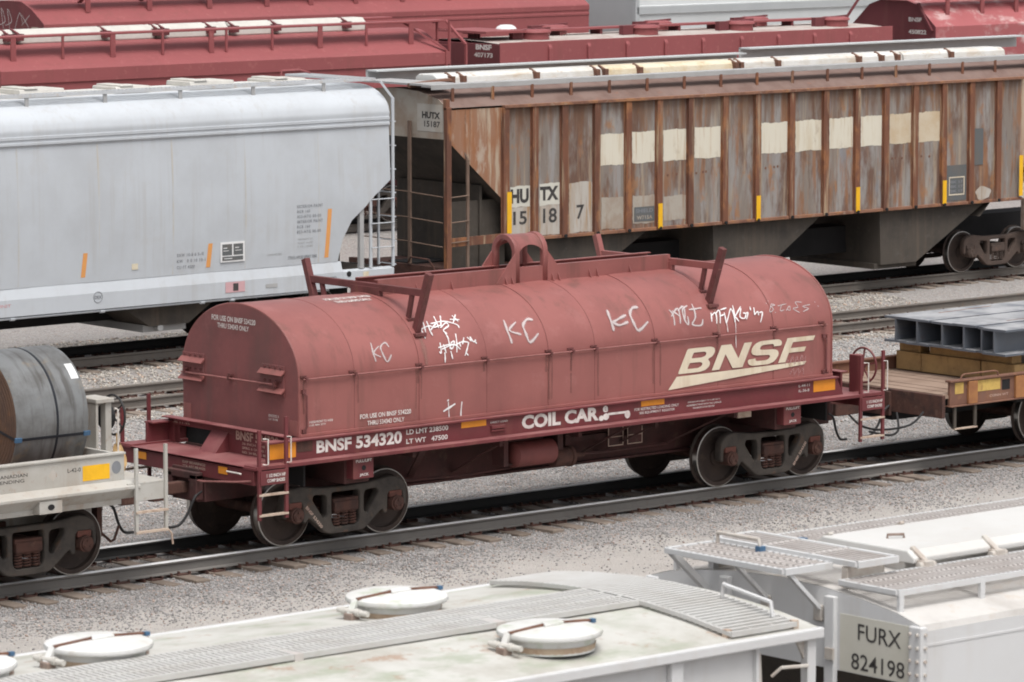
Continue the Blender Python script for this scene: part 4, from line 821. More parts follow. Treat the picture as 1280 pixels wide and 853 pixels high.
MB().tube([(-3.50, -.50, 2.12), (-3.46, -.52, 2.10), (-3.46, -.52, 1.45), (-3.50, -.50, 1.42)], .013, 6).build('grab_iron', 'grab_white', gc)
MB().cyl((-3.52, -.27, 1.98), (-3.44, -.27, 1.98), .17, 18).build('brake_gear', 'hose_black', gc, smooth=40)
b = MB().tube([(-3.38, -.30+.27*math.cos(a), 2.0+.27*math.sin(a)) for a in np.linspace(0, 2*math.pi, 25)[:-1]], .016, 6, closed=True).cyl((-3.46, -.30, 2.0), (-3.37, -.30, 2.0), .04, 8)
for k in range(5): a = 2*math.pi*k/5; b.bar((-3.41, -.30, 2.0), (-3.38, -.30+.27*math.cos(a), 2.0+.27*math.sin(a)), .02, .015)
b.build('brake_wheel', 'hose_black', gc, smooth=40)
coupler(gc, -3.65, 0, 1); air_hose(gc, -3.55, -.35, 1)
MB().box(-3.98, -3.90, -.75, -.62, .45, 1.0).box(-4.2, -3.9, -.7, -.5, .55, .68).tube([(-3.95, -.7, .55), (-3.8, -.8, .38), (-3.6, -.6, .36), (-3.42, -.45, .5)], .02, 6).build('brake_rigging', 'rust_dark', gc)
MB().tube([(-3.44, -1.58, .62), (-3.38, -1.60, .55), (-3.36, -1.60, .40)], .014, 6).build('hand_hook', 'step_cream', gc)
truck(gc, -5.31, 0); truck(gc, -11.4, 0)
# a rag tied to the brake wheel
rg = MB(); rows = []
for i, z in enumerate(np.linspace(1.62, 1.22, 8)):
    r_ = .045+.06*math.sin(i/7*math.pi*.75); rows.append([(-3.42+r_*math.cos(a)*(1+.25*math.sin(3*a+i)), -.46+r_*.9*math.sin(a)*(1+.25*math.cos(4*a+i*.7)), z+.02*math.sin(5*a)) for a in np.linspace(0, 2*math.pi, 15)])
rg.sheet(rows).tube([(-3.42, -.45, 1.60), (-3.40, -.42, 1.68), (-3.385, -.40, 1.755)], .02, 6)
r_o = rg.build('hanging_rag', 'rag', None, smooth=60); r_o['label'] = 'tan cloth rag hanging from the black brake wheel of the grey car'; r_o['category'] = 'rag'
sc_ = thing('steel_coil', 'big bare grey steel coil with black straps, lying in the grey open car', 'steel coil', (-4.78, 0, 1.18))
CZ, CR, X0, X1 = 2.08, .90, -5.35, -4.20
b = MB(); b.lathe([(.33, X0), (CR-.012, X0), (CR, X0+.012), (CR, X1-.012), (CR-.012, X1), (.33, X1), (.33, X0)], (0, 0, CZ), 'x', 80, [1, 0, 0, 0, 1, 1]); b.build('coil_body', ['coil_steel', 'coil_rust'], sc_, smooth=35)
for q in range(9):
    rr = .40+.056*q; MB().lathe([(rr, X0-.003), (rr+.018, X0-.005), (rr+.02, X0+.002)], (0, 0, CZ), 'x', 48).build('wrap_edge', 'coil_rust', sc_)
MB().lathe([(CR+.001, -.018), (CR+.005, -.016), (CR+.005, .016), (CR+.001, .018)], (-4.70, 0, CZ), 'x', 80).build('strap', 'strap_black', sc_)
for a in (rad(192), rad(10)):                               # bands through the eye, with blue edge clips
    y_, z_ = (CR+.005)*math.cos(a), CZ+(CR+.005)*math.sin(a); up = (0, math.cos(a), math.sin(a))
    q = MB().bar((X0-.01, y_, z_), (X1+.01, y_, z_), .036, .006, up)
    for x_ in (X0-.008, X1+.008): q.bar((x_, y_, z_), (x_, .33*math.cos(a), CZ+.33*math.sin(a)), .036, .005, (1, 0, 0))
    s2 = q.build('strap', 'strap_black', sc_)
    for x_ in (X0+.03, X1-.03): MB().bar((x_-.05, y_, z_), (x_+.05, y_, z_), .06, .03, up).build('edge_clip', 'clip_blue', s2)
a0, a1 = rad(180-52), rad(180-36); MB().sheet([[(x_, (CR+.004)*math.cos(a), CZ+(CR+.004)*math.sin(a)) for a in np.linspace(a0, a1, 5)] for x_ in (-4.36, -4.24)]).build('paper_tag', 'tag_white', sc_)

# ---------------------------------------------------------------- flat car with steel beams at the right
fc = thing('flat_car', 'rusty brown flat car with yellow side patches, loaded with steel beams', 'rail car', (15.5, 0, 0))
for s in (-1, 1):
    sd = MB().box(11.72, 22.0, *sorted((s*1.45, s*1.40)), .90, 1.28).box(11.70, 22, *sorted((s*1.49, s*1.36)), 1.272, 1.30).box(11.70, 22, *sorted((s*1.50, s*1.36)), .885, .905).build('side_sill', 'flat_rust', fc, bevel=.005)
    for x in (12.20, 13.28, 14.4, 15.5): MB().box(x-.10, x+.10, *sorted((s*1.452, s*1.50)), .91, 1.26).build('stake_pocket', 'flat_orange', sd, bevel=.006)
for a, c in ((11.83, 12.02), (12.34, 12.86)): patch('yellow_patch', 'yellow_worn', fc, 'y', -1.4505, a, c, 1.08, 1.255)
patch('dark_plate', 'black_dirt_shade', fc, 'y', -1.4506, 12.90, 13.08, 1.06, 1.22); lettering('CONN WT', fc, 'letter_tan', 'y', -1.4512, 12.62, 13.05, .97, 1.01, .01)
MB().box(11.60, 22, -1.42, 1.42, 1.02, 1.07).build('deck', 'deck_wood', fc)
for k in range(11): MB().box(11.62+k*.27, 11.62+k*.27+.255, -1.40, 1.40, 1.07, 1.085+.004*(k % 3)).build('deck_plank', 'deck_wood', fc)
MB().box(11.55, 11.62, -1.45, 1.45, .72, 1.075).box(11.50, 11.56, -.35, .35, .66, 1.04).build('end_sill', 'rust_dark', fc, bevel=.008)
MB().box(11.6, 22, -.33, .33, .58, 1.02).build('centre_sill', 'black_dirt_shade', fc)
MB().box(13.4, 15.2, -1.3, 1.3, .80, 1.02).build('body_bolster', 'black_dirt_shade', fc)
MB().tube([(11.95, -1.46, 1.30), (11.97, -1.46, 1.36), (12.03, -1.46, 1.38), (12.72, -1.46, 1.38), (12.78, -1.46, 1.36), (12.8, -1.46, 1.30)], .014, 6).build('grab_iron', 'flat_rust', fc)
L = MB().box(11.80, 11.85, -1.47, -1.44, .54, .89).build('stirrup', 'mud_grey', fc); MB().box(12.26, 12.31, -1.47, -1.44, .54, .89).build('stirrup_leg', 'mud_grey', L); MB().box(11.80, 12.31, -1.49, -1.43, .525, .545).build('step', 'step_cream', L)
coupler(fc, 11.55, 0, -1); air_hose(fc, 11.5, -.35, -1)
MB().tube(smooth_path([(11.5, -1.1, .80), (11.3, -1.0, .60), (11.0, -.7, .52), (10.9, -.35, .55), (11.15, .2, .66)]), .018, 6).build('cable_loop', 'hose_black', fc, smooth=60); MB().tube(smooth_path([(11.52, -.5, .72), (11.3, -.75, .50), (11.0, -.85, .45), (10.8, -.6, .5)]), .018, 6).build('cable_loop', 'hose_black', fc, smooth=60)
truck(fc, 15.32, 0); truck(fc, 20.5, 0)
# timbers and beams
ZT = 1.10
for i, (x, y0, y1, h0, h1, wx) in enumerate(((13.35, .75, 1.30, 0, .42, .30), (13.35, -.55, .74, 0, .40, .30), (13.35, -1.30, -.58, 0, .42, .30))):
    o = MB().box(x, x+wx, y0, y1, ZT+h0, ZT+.30).build('timber', 'lumber', None, bevel=.012)
    o['label'] = ('dark split timber block under the far end of the steel beams', 'long yellow timber laid across the flat car under the beams', 'short yellow timber block at the near side under the beams')[i]; o['category'] = 'timber'
for i, (y0, y1) in enumerate(((.8, 1.28), (-1.2, .6))):
    o = MB().box(13.40, 13.62, y0, y1, ZT+.301, ZT+.47).build('timber', 'lumber', None, bevel=.012)
    o['label'] = ('upper dark timber stacked on the split block', 'upper timber carrying the steel beams')[i]; o['category'] = 'timber'
BT = ZT+.471
BL = ('H section steel beam with a red chalk mark, outermost on the far side', 'grey H section steel beam, second from the far side of the load', 'grey H section steel beam, third from the far side of the load', 'grey H section steel beam pushed against its narrow neighbour', 'narrow grey H section steel beam in the middle of the load', 'grey H section steel beam along the near side of the load')
for i, (y, fw, h, dx) in enumerate(((1.06, .50, .42, 0), (.545, .50, .425, -.04), (.03, .50, .415, .0), (-.49, .50, .43, -.05), (-.83, .17, .415, .0), (-1.19, .50, .42, -.10))):
    x0 = 13.08+dx; hw = fw/2
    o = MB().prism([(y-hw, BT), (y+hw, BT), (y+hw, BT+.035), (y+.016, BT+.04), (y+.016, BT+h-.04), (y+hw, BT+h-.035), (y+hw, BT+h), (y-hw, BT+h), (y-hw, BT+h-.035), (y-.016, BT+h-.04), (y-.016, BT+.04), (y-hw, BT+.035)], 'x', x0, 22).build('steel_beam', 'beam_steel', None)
    o['label'] = BL[i]; o['category'] = 'steel beam'; o['group'] = 'steel beams on the flat car'
    if i in (0, 3): MB().bar((x0+.9, y-.1, BT+h+.002), (x0+2.3, y+.05, BT+h+.002), .03, .002).build('chalk_mark', 'rust_band', o)

# ---------------------------------------------------------------- pale grey hopper
wh_ = thing('covered_hopper', 'clean pale grey covered hopper with rounded roof and orange side markers', 'rail car', (8.5, 19.24, 0))
CY = 19.24
zb = lambda x: float(np.interp(x, [14.78, 14.80, 14.88, 15.10, 15.46, 15.62, 16.06, 16.10], [1.50, 1.62, 1.92, 2.28, 2.55, 2.70, 3.02, 3.08]))
def yprof(z): return 1.56+.05*math.sin(max(0, min(1, (z-1.4)/2.7))*math.pi)
rows = []
XS = list(np.linspace(-1.0, 14.7, 48))+[14.78, 14.80, 14.83, 14.88, 14.97, 15.10, 15.25, 15.46, 15.62, 15.85, 16.06]
for x in XS:
    z0 = zb(x); half = []
    for t in np.linspace(0, 1, 14): z = z0+(4.06-z0)*t; half.append((-yprof(z)-.007*hz(x*.8, z, 4, 1.1), z))
    half += [(-1.60, 4.10), (-1.60, 4.14), (-1.585, 4.145), (-1.585, 4.19), (-1.60, 4.20), (-1.60, 4.25), (-1.585, 4.255), (-1.585, 4.30), (-1.59, 4.34)]
    for a in np.linspace(.05, 1, 10): half.append((-1.58+1.0*(1-math.cos(a*1.45)), 4.34+.52*math.sin(a*1.45)))
    full = half+[(-y, z) for y, z in half[::-1]]; rows.append([(x, CY+y, z) for y, z in full])
b = MB().sheet(rows); n_ = len(rows[0]); b.add(rows[-1], [tuple(range(n_))]); 
b.sheet([[r[0], r[-1]] for r in rows]); b.build('shell', 'white_paint', wh_, smooth=28)
for x in (3.9, 5.6, 7.35, 9.14, 10.83, 12.53, 14.30):
    MB().sheet([[(x+e, CY-yprof(z)-(.004 if abs(e) < .01 else 0), z) for e in (-.02, 0, .02)] for z in np.linspace(1.52, 4.05, 12)]).build('weld_seam', 'seam_rust', wh_, smooth=60)
for s in (-1, 1):
    MB().prism([(CY+s*1.50, .99), (CY+s*1.62, .99), (CY+s*1.62, 1.30), (CY+s*1.56, 1.50), (CY+s*1.50, 1.50)], 'x', -1, 14.86).prism([(CY+s*1.50, .99), (CY+s*1.62, .99), (CY+s*1.62, 1.30), (CY+s*1.50, 1.33)], 'x', 14.86, 16.14).build('side_sill', 'white_paint', wh_, bevel=.006)
    pi = MB().tube([(-1, CY+s*1.58, .945), (14.2, CY+s*1.58, .965), (14.6, CY+s*1.5, .96)], .022, 6)
    for x in (3, 7.2, 9.2, 11.5, 12.2): pi.cyl((x-.05, CY+s*1.58, .95), (x+.05, CY+s*1.58, .95), .035, 8)
    pi.build('train_pipe', 'white_paint', wh_)
ys = CY-1.624
for x0, z0, x1, z1, l_ in ((8.78, 1.60, 8.86, 2.05, 0), (11.65, 1.60, 11.73, 2.05, 0), (14.49, 1.60, 14.60, 2.54, 0), (5.9, 1.6, 5.98, 2.05, 0)):
    MB().sheet([[(x0+(x1-x0)*((z-z0)/(z1-z0))*.6+e, CY-yprof(z)-.004, z) for e in (-.05, .05)] for z in np.linspace(z0, z1, 5)]).build('reflector', 'soft_orange', wh_)
yw = CY-yprof(1.85)-.008
bxp = MB().box(11.93, 12.50, yw-.006, yw, 1.67, 2.05).build('stencil_panel', 'tag_white', wh_)
for a in ((11.97, 12.20, 1.80, 2.01), (12.235, 12.46, 1.80, 2.01), (11.97, 12.46, 1.70, 1.775)): patch('stencil_block', 'slate_patch', bxp, 'y', yw-.007, *a)
for a in ((11.99, 12.08, 1.93, 1.945), (11.99, 12.12, 1.88, 1.89), (12.27, 12.36, 1.93, 1.945), (12.27, 12.42, 1.88, 1.89), (12.0, 12.2, 1.73, 1.742)): patch('stencil_line', 'tag_white', bxp, 'y', yw-.012, *a)
curve_fn = lambda a, z: (a, CY-yprof(z)-.006, z)
for i, t_ in enumerate(('EXTERIOR PAINT', 'RCB 160', '823-HTG 00-00', 'INTERIOR PAINT', 'RCB 160', '823-HTG 00-00')): lettering(t_, wh_, 'letter_grey', '', 0, 13.76, 13.76+.62*(len(t_)/14), 2.60-.098*i, 2.655-.098*i, .01, fn=curve_fn, spacing=1.25)
for i, t_ in enumerate(('EXW 10-8 6 5-/E', 'KW   0 0 10 10-1', 'CU FT 4000')): lettering(t_, wh_, 'letter_grey', '', 0, 10.92, 10.92+.62*(len(t_)/15), 1.84-.115*i, 1.90-.115*i, .01, fn=curve_fn, spacing=1.2)
lettering('STENCIL APPLIED SPRINT 70000', wh_, 'letter_grey', '', 0, 13.55, 14.25, 1.62, 1.68, .01, fn=curve_fn); lettering('CLEANED AND DRIED', wh_, 'board_grey', '', 0, 13.05, 13.4, 1.72, 1.76, 0, fn=curve_fn)
for i, t_ in enumerate(('PREPARED BY', 'PAINT SHOP', '10-98')): lettering(t_, wh_, 'board_grey', '', 0, 13.78, 14.15, 1.98-.07*i, 2.01-.07*i, 0, fn=curve_fn)
patch('paper_label', 'faint_pink', wh_, 'y', ys, 12.02, 12.48, 1.09, 1.29); patch('paper_label_centre', 'letter_dark', wh_, 'y', ys-.005, 12.20, 12.32, 1.12, 1.26)
patch('yellow_label', 'lid_yellow', wh_, 'y', ys, 15.36, 15.50, 1.08, 1.27); MB().cyl((15.01, ys-.004, 1.25), (15.01, ys+.004, 1.25), .055, 16).build('jacking_hole_shade', 'black_dirt_shade', wh_)  # jacking hole is a flush disc with its shade painted black
MB().box(12.98, 13.26, ys-.004, ys, 1.12, 1.19).build('card_holder', 'board_grey', wh_)
ci = MB().tube([(9.08+.10*math.cos(a), ys, 1.22+.10*math.sin(a)) for a in np.linspace(0, 6.28, 25)[:-1]], .006, 4, closed=True); ci.build('round_logo', 'letter_grey', wh_); lettering('DEX', wh_, 'letter_grey', 'y', ys-.003, 9.0, 9.16, 1.19, 1.25, .02)
lettering('UNIT', wh_, 'faint_pink', 'y', ys, 6.85, 7.15, 1.17, 1.23, .02); lettering('OF COMP SHOES', wh_, 'letter_grey', 'y', ys, 14.1, 14.7, 1.19, 1.23, .01)
# end ladder and posts
L = ladder(wh_, 15.57, 16.13, CY-1.60, 1.33, 2.66, 4.62, (1.72, 2.19, 2.66), 'white_paint', 'white_paint', .055)
MB().bar((16.13, CY-1.60, 4.61), (15.97, CY-1.42, 4.93), .055, .036).build('stile_top', 'white_paint', L)
for z in (1.36, 1.83, 2.29, 2.76, 3.22, 3.68, 4.15): MB().tube([(16.14, CY-1.6, z), (16.20, CY-1.6, z), (16.20, CY-1.15, z), (16.14, CY-1.15, z)], .013, 6).build('rung', 'white_paint', L)
MB().box(16.11, 16.15, CY-1.17, CY-1.13, 1.33, 4.3).build('stile', 'white_paint', L)
MB().box(15.32, 15.42, CY-1.58, CY-1.50, 1.33, 2.56).build('end_post', 'board_grey', wh_); MB().box(15.32, 15.42, CY+1.50, CY+1.58, 1.33, 2.56).build('end_post', 'board_grey', wh_)
MB().box(14.86, 16.1, CY-1.5, CY+1.5, 1.22, 1.30).build('end_deck', 'mud_grey', wh_); MB().box(14.95, 15.0, CY-1.35, CY+1.35, 1.30, 2.05).build('shear_plate', 'mud_grey', wh_); MB().box(15.0, 16.0, CY-.04, CY+.04, 1.30, 2.7).build('centre_web', 'mud_grey', wh_); patch('yellow_label', 'lid_yellow', wh_, 'y', CY-yprof(1.72)-.006, 9.88, 10.02, 1.67, 1.78); MB().box(16.0, 16.12, CY-1.5, CY+1.5, .98, 1.30).build('end_sill', 'board_grey', wh_)
MB().box(-1, 16.0, CY-.33, CY+.33, .60, 1.15).build('centre_sill', 'black_dirt_shade', wh_)
# roof: running board on brackets, hatches
wy0, wy1, wz = CY-1.15, CY-.80, 4.98
grating('running_board', wh_, 'white_roof', -1, 16.05, wy0, wy1, wz, 'x', .09, .03, .035)
br = None
for x in (.95, 2.68, 4.41, 6.15, 7.88, 9.63, 11.36, 13.08, 14.79):
    if br is None: br = MB().box(x-.04, x+.04, wy0+.0, wy0+.02, 4.58, 4.95).bar((x, wy1, 4.93), (x, wy0+.02, 4.93), .06, .02).build('bracket', 'board_grey', wh_); bx0 = x
    else: dup(br, (x-bx0, 0, 0))
MB().box(-1, 15.4, CY-.32, CY+.32, 4.84, 4.93).build('trough_coaming', 'clear_white', wh_, bevel=.01)
for x0, x1, dz in ((4.6, 5.5, .02), (6.1, 7.0, 0), (8.25, 9.25, .03), (10.42, 11.22, 0), (12.15, 13.2, .03), (14.1, 14.95, 0)):
    h = MB(); h.prism([(CY-.40, 4.93), (CY-.37, 4.99+dz), (CY+.37, 4.99+dz), (CY+.40, 4.93)], 'x', x0, x1).box(x0+.1, x0+.40, CY-.40, CY+.40, 4.99+dz, 5.02+dz); h.build('hatch_cover', 'lid_white', wh_, bevel=.015)
grating('end_walk', wh_, 'white_roof', 15.6, 16.1, CY-1.1, CY+1.1, 4.98, 'y', .09)
MB().tube([(15.1, CY+.6, 5.0), (15.12, CY+.6, 5.08), (15.5, CY+.55, 5.09), (15.75, CY+.5, 5.02)], .02, 6).build('hose', 'hopper_red', wh_)
for x in (1.2, 5.6, 10.9):                                   # hopper outlets
    MB().prism([(x-1.9, 1.48), (x+1.9, 1.48), (x+.45, .55), (x-.45, .55)], 'y', CY-1.35, CY+1.35).build('hopper_bay', 'mud_grey', wh_)
    MB().box(x-.5, x+.5, CY-1.2, CY+1.2, .42, .56).cyl((x-.2, CY-1.35, .5), (x-.2, CY-1.1, .5), .07, 10).build('outlet_gate', 'board_grey', wh_, bevel=.01)
truck(wh_, 14.0, CY); truck(wh_, 1.2-1.2, CY); coupler(wh_, 16.05, CY, 1); air_hose(wh_, 16.05, CY-.35, 1)

def ragged(name, m, parent, y, x0, x1, z0, z1, seed):
    """a painted rectangle whose worn edge wanders a little"""
    r = random.Random(seed); pts = []
    for (ax, az), (bx, bz) in (((x0, z0), (x1, z0)), ((x1, z0), (x1, z1)), ((x1, z1), (x0, z1)), ((x0, z1), (x0, z0))):
        n = max(4, int((abs(bx-ax)+abs(bz-az))/.05))
        for i in range(n): t = i/n; pts.append((ax+(bx-ax)*t+r.gauss(0, .005), y, az+(bz-az)*t+r.gauss(0, .005)+.008*math.sin((ax+(bx-ax)*t)*9+seed)))
    return MB().add(pts, [tuple(range(len(pts)))]).build(name, m, parent)
# ---------------------------------------------------------------- rusted rib-side hopper
hx = thing('rusty_hopper', 'rust-streaked ribbed covered hopper with cream squares along its side', 'rail car', (26.3, 19.24, 0))
yn = CY-1.52                                                # panel plane; ribs stand proud to about y = 17.64
RB = [19.06, 19.83, 20.62, 21.50, 22.36, 23.22, 24.10, 25.08, 26.02, 27.02, 28.03, 28.98, 29.86, 30.76, 31.66, 32.53, 33.40, 34.16]
XE = 37.2
for s in (-1, 1):
    yy = CY+s*1.52
    for i in range(len(RB)-1):
        if s < 0: MB().box(RB[i], RB[i+1]-.002, *sorted((yy, yy-s*.02)), 1.66, 4.30).build('side_panel', 'rust_side', hx)
    if s > 0: MB().box(19.06, 34.16, yy-.02, yy, 1.66, 4.30).build('side_panel', 'rust_side', hx)
    for x0, x1, e in ((17.56, 19.06, -1), (34.16, XE, 1)):
        if e < 0: pl = [(17.56, 4.30), (17.56, 3.72), (18.98, 2.49), (19.05, 1.66), (19.06, 1.66), (19.06, 4.30)]
        else: pl = [(XE, 4.30), (XE, 3.72), (34.3, 2.49), (34.17, 1.66), (34.16, 1.66), (34.16, 4.30)]
        MB().prism(pl, 'y', *sorted((yy, yy-s*.02))).build('end_side_sheet', 'rust_side2', hx)
rib0 = None
for x in RB[:-1]:
    if rib0 is None:
        rib0 = MB().box(x-.075, x+.075, yn-.075, yn-.001, 1.62, 4.29).box(x-.095, x+.095, yn-.012, yn-.0015, 1.62, 4.29).build('rib', 'rust_rib', hx, bevel=.012)
        MB().cyl((x, yn-.075, 1.64), (x, yn-.11, 1.64), .035, 8).build('rib_foot', 'black_dirt_shade', rib0); rx0 = x
    else: dup(rib0, (x-rx0, 0, 0))
MB().box(19.0, 34.2, yn-.10, yn+.02, 4.285, 4.345).build('top_chord', 'rust_band', hx, bevel=.008)
MB().box(19.0, 34.2, yn-.05, yn+.02, 1.60, 1.665).build('bottom_chord', 'rust_band', hx, bevel=.008)
MB().box(19.0, 34.2, CY+1.5, CY+1.6, 4.285, 4.345).box(19, 34.2, CY+1.5, CY+1.57, 1.60, 1.665).build('far_chords', 'rust_band', hx)
MB().box(17.5, 17.62, yn-.09, yn+.02, 1.15, 4.36).box(17.50, 17.60, yn-.06, yn+.04, 4.3, 4.52).build('corner_post', 'rust_rib', hx, bevel=.01)
for z0, z1, xs_ in ((1.78, 2.61, 19.12), (1.64, 2.15, 23.22), (1.64, 2.15, 26.02), (1.65, 2.17, 28.98), (1.66, 2.17, 31.66), (1.70, 2.6, 34.10)):
    patch('reflector', 'yellow', hx, 'y', yn-.087 if xs_ > 19.2 and xs_ < 34 else yn-.088, xs_-.06, xs_+.06, z0, z1)
sq = [(21.56, 22.28), (22.44, 23.14), (23.31, 24.01), (24.19, 24.98), (26.11, 26.93), (27.11, 27.93), (28.12, 28.88), (29.07, 29.77), (29.95, 30.66), (30.85, 31.56)]
for i, (a, c) in enumerate(sq): ragged('cream_square', 'cream_patch' if i not in (8, 9) else 'pale_patch2', hx, yn-.004, a+.06, c+.05, 3.00+.004*i, 3.64+.005*i, i)
for a, c, z0, z1, m in ((19.15, 19.74, 2.30, 2.72, 'plate_beige'), (19.93, 20.53, 2.30, 2.74, 'plate_beige'), (19.15, 19.74, 1.70, 2.299, 'pale_patch'), (19.93, 20.53, 1.70, 2.299, 'pale_patch'), (20.72, 21.40, 1.70, 2.72, 'pale_patch'), (21.60, 22.27, 1.72, 2.36, 'pale_dim'), (22.46, 23.12, 1.78, 2.35, 'pale_dim'), (23.32, 24.0, 1.8, 2.3, 'pale_dim')): ragged('faded_patch', m, hx, yn-.003-.0004*(a > 19.9), a+.06, c+.05, z0-.02, z1-.02, int(a*7+z0*11))
yl = yn-.007
lettering('HU', hx, 'letter_dark', 'y', yl, 19.22, 19.70, 2.36, 2.65, .05); lettering('TX', hx, 'letter_dark', 'y', yl, 20.00, 20.49, 2.38, 2.66, .05)
lettering('15', hx, 'letter_dark', 'y', yl, 19.29, 19.65, 1.93, 2.20, .02); lettering('18', hx, 'letter_dark', 'y', yl, 20.08, 20.45, 1.92, 2.22, .02); lettering('7', hx, 'letter_dark', 'y', yl, 20.98, 21.19, 1.95, 2.24, .02)
patch('stencil_block', 'slate_patch', hx, 'y', yl, 22.56, 23.12, 1.80, 2.10); lettering('SHIELD', hx, 'letter_grey', 'y', yl-.006, 22.60, 23.08, 1.98, 2.06, .02); lettering('W715A', hx, 'pale_dim', 'y', yl-.006, 22.63, 23.06, 1.84, 1.92, .02)
patch('dark_panel', 'slate_patch', hx, 'y', yl, 31.78, 32.42, 1.70, 2.48)
fr = MB()
for a in ((31.87, 32.36, 2.20, 2.225), (31.87, 32.36, 1.82, 1.845), (31.87, 31.893, 1.845, 2.20), (32.337, 32.36, 1.845, 2.20)): fr.box(a[0], a[1], yl-.008, yl-.0045, a[2], a[3])
fr.build('stencil_frame', 'letter_cream', hx); 
for i in range(3): lettering('BK 17', hx, 'letter_grey', 'y', yl-.006, 31.92, 32.31, 1.88+.1*i, 1.94+.1*i, .02)
patch('dark_panel', 'slate_patch', hx, 'y', yl, 32.62, 32.95, 2.45, 3.25); MB().add([(32.97+.24*math.cos(a)*(1+.1*math.sin(5*a)), yl-.002, 1.82+.15*math.sin(a)*(1+.12*math.cos(3*a))) for a in np.linspace(0, 6.28, 25)[:-1]], [tuple(range(24))]).build('paint_blot', 'pale_patch', hx)
for x in (23.5, 23.75, 24.3, 24.5, 24.58, 26.3, 26.55, 26.65, 30.1, 30.2, 30.4, 31.0, 31.25): MB().cyl((x, yn-.004, 2.72+.01*math.sin(x*9)), (x, yn-.001, 2.72+.01*math.sin(x*9)), .03, 8).build('bolt_hole', 'rust_brown', hx)
# roof and its furniture
rows = [[(x, CY+y, z) for y, z in ((-1.54, 4.34), (-1.30, 4.50), (-.7, 4.64), (0, 4.68), (.7, 4.64), (1.30, 4.50), (1.54, 4.34))] for x in np.linspace(17.56, XE, 20)]
MB().sheet(rows).build('roof', 'rust_roof', hx, smooth=40)
er = [(-1.54, 4.345), (-1.30, 4.50), (-.7, 4.64), (0, 4.68), (.7, 4.64), (1.30, 4.50), (1.54, 4.345), (1.54, 3.72), (-1.54, 3.72)]
MB().prism([(CY+y, z) for y, z in er], 'x', 17.545, 17.56).build('end_sheet', 'pale_dim', hx); MB().prism([(CY+y, z) for y, z in er], 'x', XE, XE+.015).build('end_sheet', 'rust_side2', hx)
patch('number_panel', 'plate_beige2', hx, 'x', 17.544, 17.80, 18.60, 3.86, 4.40)
lettering('HUTX', hx, 'letter_dark', 'x', 17.538, 18.45, 17.89, 4.115, 4.25, .05); lettering('15187', hx, 'letter_dark', 'x', 17.538, 18.38, 17.89, 3.95, 4.07, .02)
MB().add([(17.56, CY-1.52, 3.72), (17.56, CY+1.52, 3.72), (19.4, CY+1.52, 2.12), (19.4, CY-1.5, 2.12), (20.3, CY-1.5, 1.3), (20.3, CY+1.5, 1.3)], [(0, 1, 2, 3), (3, 2, 5, 4)]).build('slope_sheet', 'mud_grey', hx)
MB().add([(XE, CY-1.52, 3.72), (XE, CY+1.52, 3.72), (33.8, CY+1.5, 2.12), (33.8, CY-1.5, 2.12), (32.9, CY-1.5, 1.3), (32.9, CY+1.5, 1.3)], [(0, 1, 2, 3), (3, 2, 5, 4)]).build('slope_sheet', 'mud_grey', hx)
MB().box(17.5, 17.62, CY-1.5, CY+1.5, .95, 1.18).box(17.6, 19.6, CY-1.2, CY+1.2, 1.1, 1.16).build('end_sill', 'rust_dark', hx); MB().box(17.6, XE, CY-.35, CY+.35, .62, 1.2).build('centre_sill', 'black_dirt_shade', hx)
MB().box(18.6, 18.66, CY-1.30, CY+1.30, 1.1, 2.75).box(17.9, 19.3, CY-1.25, CY-1.19, 1.1, 2.45).build('shear_plate', 'mud_grey', hx)
MB().bar((17.6, yn-.03, 1.68), (19.0, yn-.03, 1.70), .05, .17).build('side_beam', 'rust_rib', hx)
Lh = MB().box(18.04, 18.10, yn-.06, yn-.02, 1.12, 3.30).bar((18.07, yn-.04, 3.30), (18.04, yn+.02, 3.45), .05, .035).build('ladder', 'rust_rib2', hx)
for z in (1.70, 2.10, 2.60): MB().tube([(17.6, yn-.08, z-.02), (18.07, yn-.08, z)], .014, 6).build('rung', 'rust_rib2', Lh)
Le = MB().box(17.47, 17.51, 18.74, 18.82, 1.2, 4.05).build('ladder', 'rust_rib2', hx)
for z in (1.62, 2.10, 2.61): MB().tube([(17.48, 18.78, z+.02), (17.48, 17.75, z-.02)], .014, 6).tube([(17.48, 18.78, z+.03), (17.48, 20.4, z+.03)], .012, 6).build('rung', 'rust_rib2', Le)
MB().tube([(17.3, 18.6, 1.25), (17.2, 18.4, 1.38), (17.25, 17.9, 1.36), (17.4, 17.85, 1.1)], .02, 6).build('uncoupling_lever', 'rust_dark', hx)
nb = MB().box(17.3, XE-.2, CY-1.36, CY-1.06, 4.745, 4.80).box(17.3, XE-.2, CY-1.365, CY-1.355, 4.70, 4.80).build('running_board', 'board_grey', hx, bevel=.006)
b0 = None
for x in np.arange(17.85, 35.2, 1.042):
    if b0 is None: b0 = MB().box(x-.035, x+.035, CY-1.37, CY-1.35, 4.36, 4.72).build('bracket', 'rust_rib', hx); q0 = x
    else: dup(b0, (x-q0, 0, 0))
MB().box(17.8, 28.1, CY+1.25, CY+1.30, 4.72, 4.96).box(17.8, 28.1, CY+.95, CY+1.3, 4.94, 4.97).build('far_running_board', 'far_grey', hx)
MB().box(28.2, XE-.2, CY+1.25, CY+1.30, 4.80, 5.06).box(28.2, XE-.2, CY+.95, CY+1.3, 5.04, 5.07).build('far_running_board', 'far_grey', hx)
hat = [(18.30, 22.75, 'clear_white'), (22.80, 26.55, 'lid_yellow'), (26.60, 31.6, 'clear_white'), (31.65, 34.9, 'clear_white')]
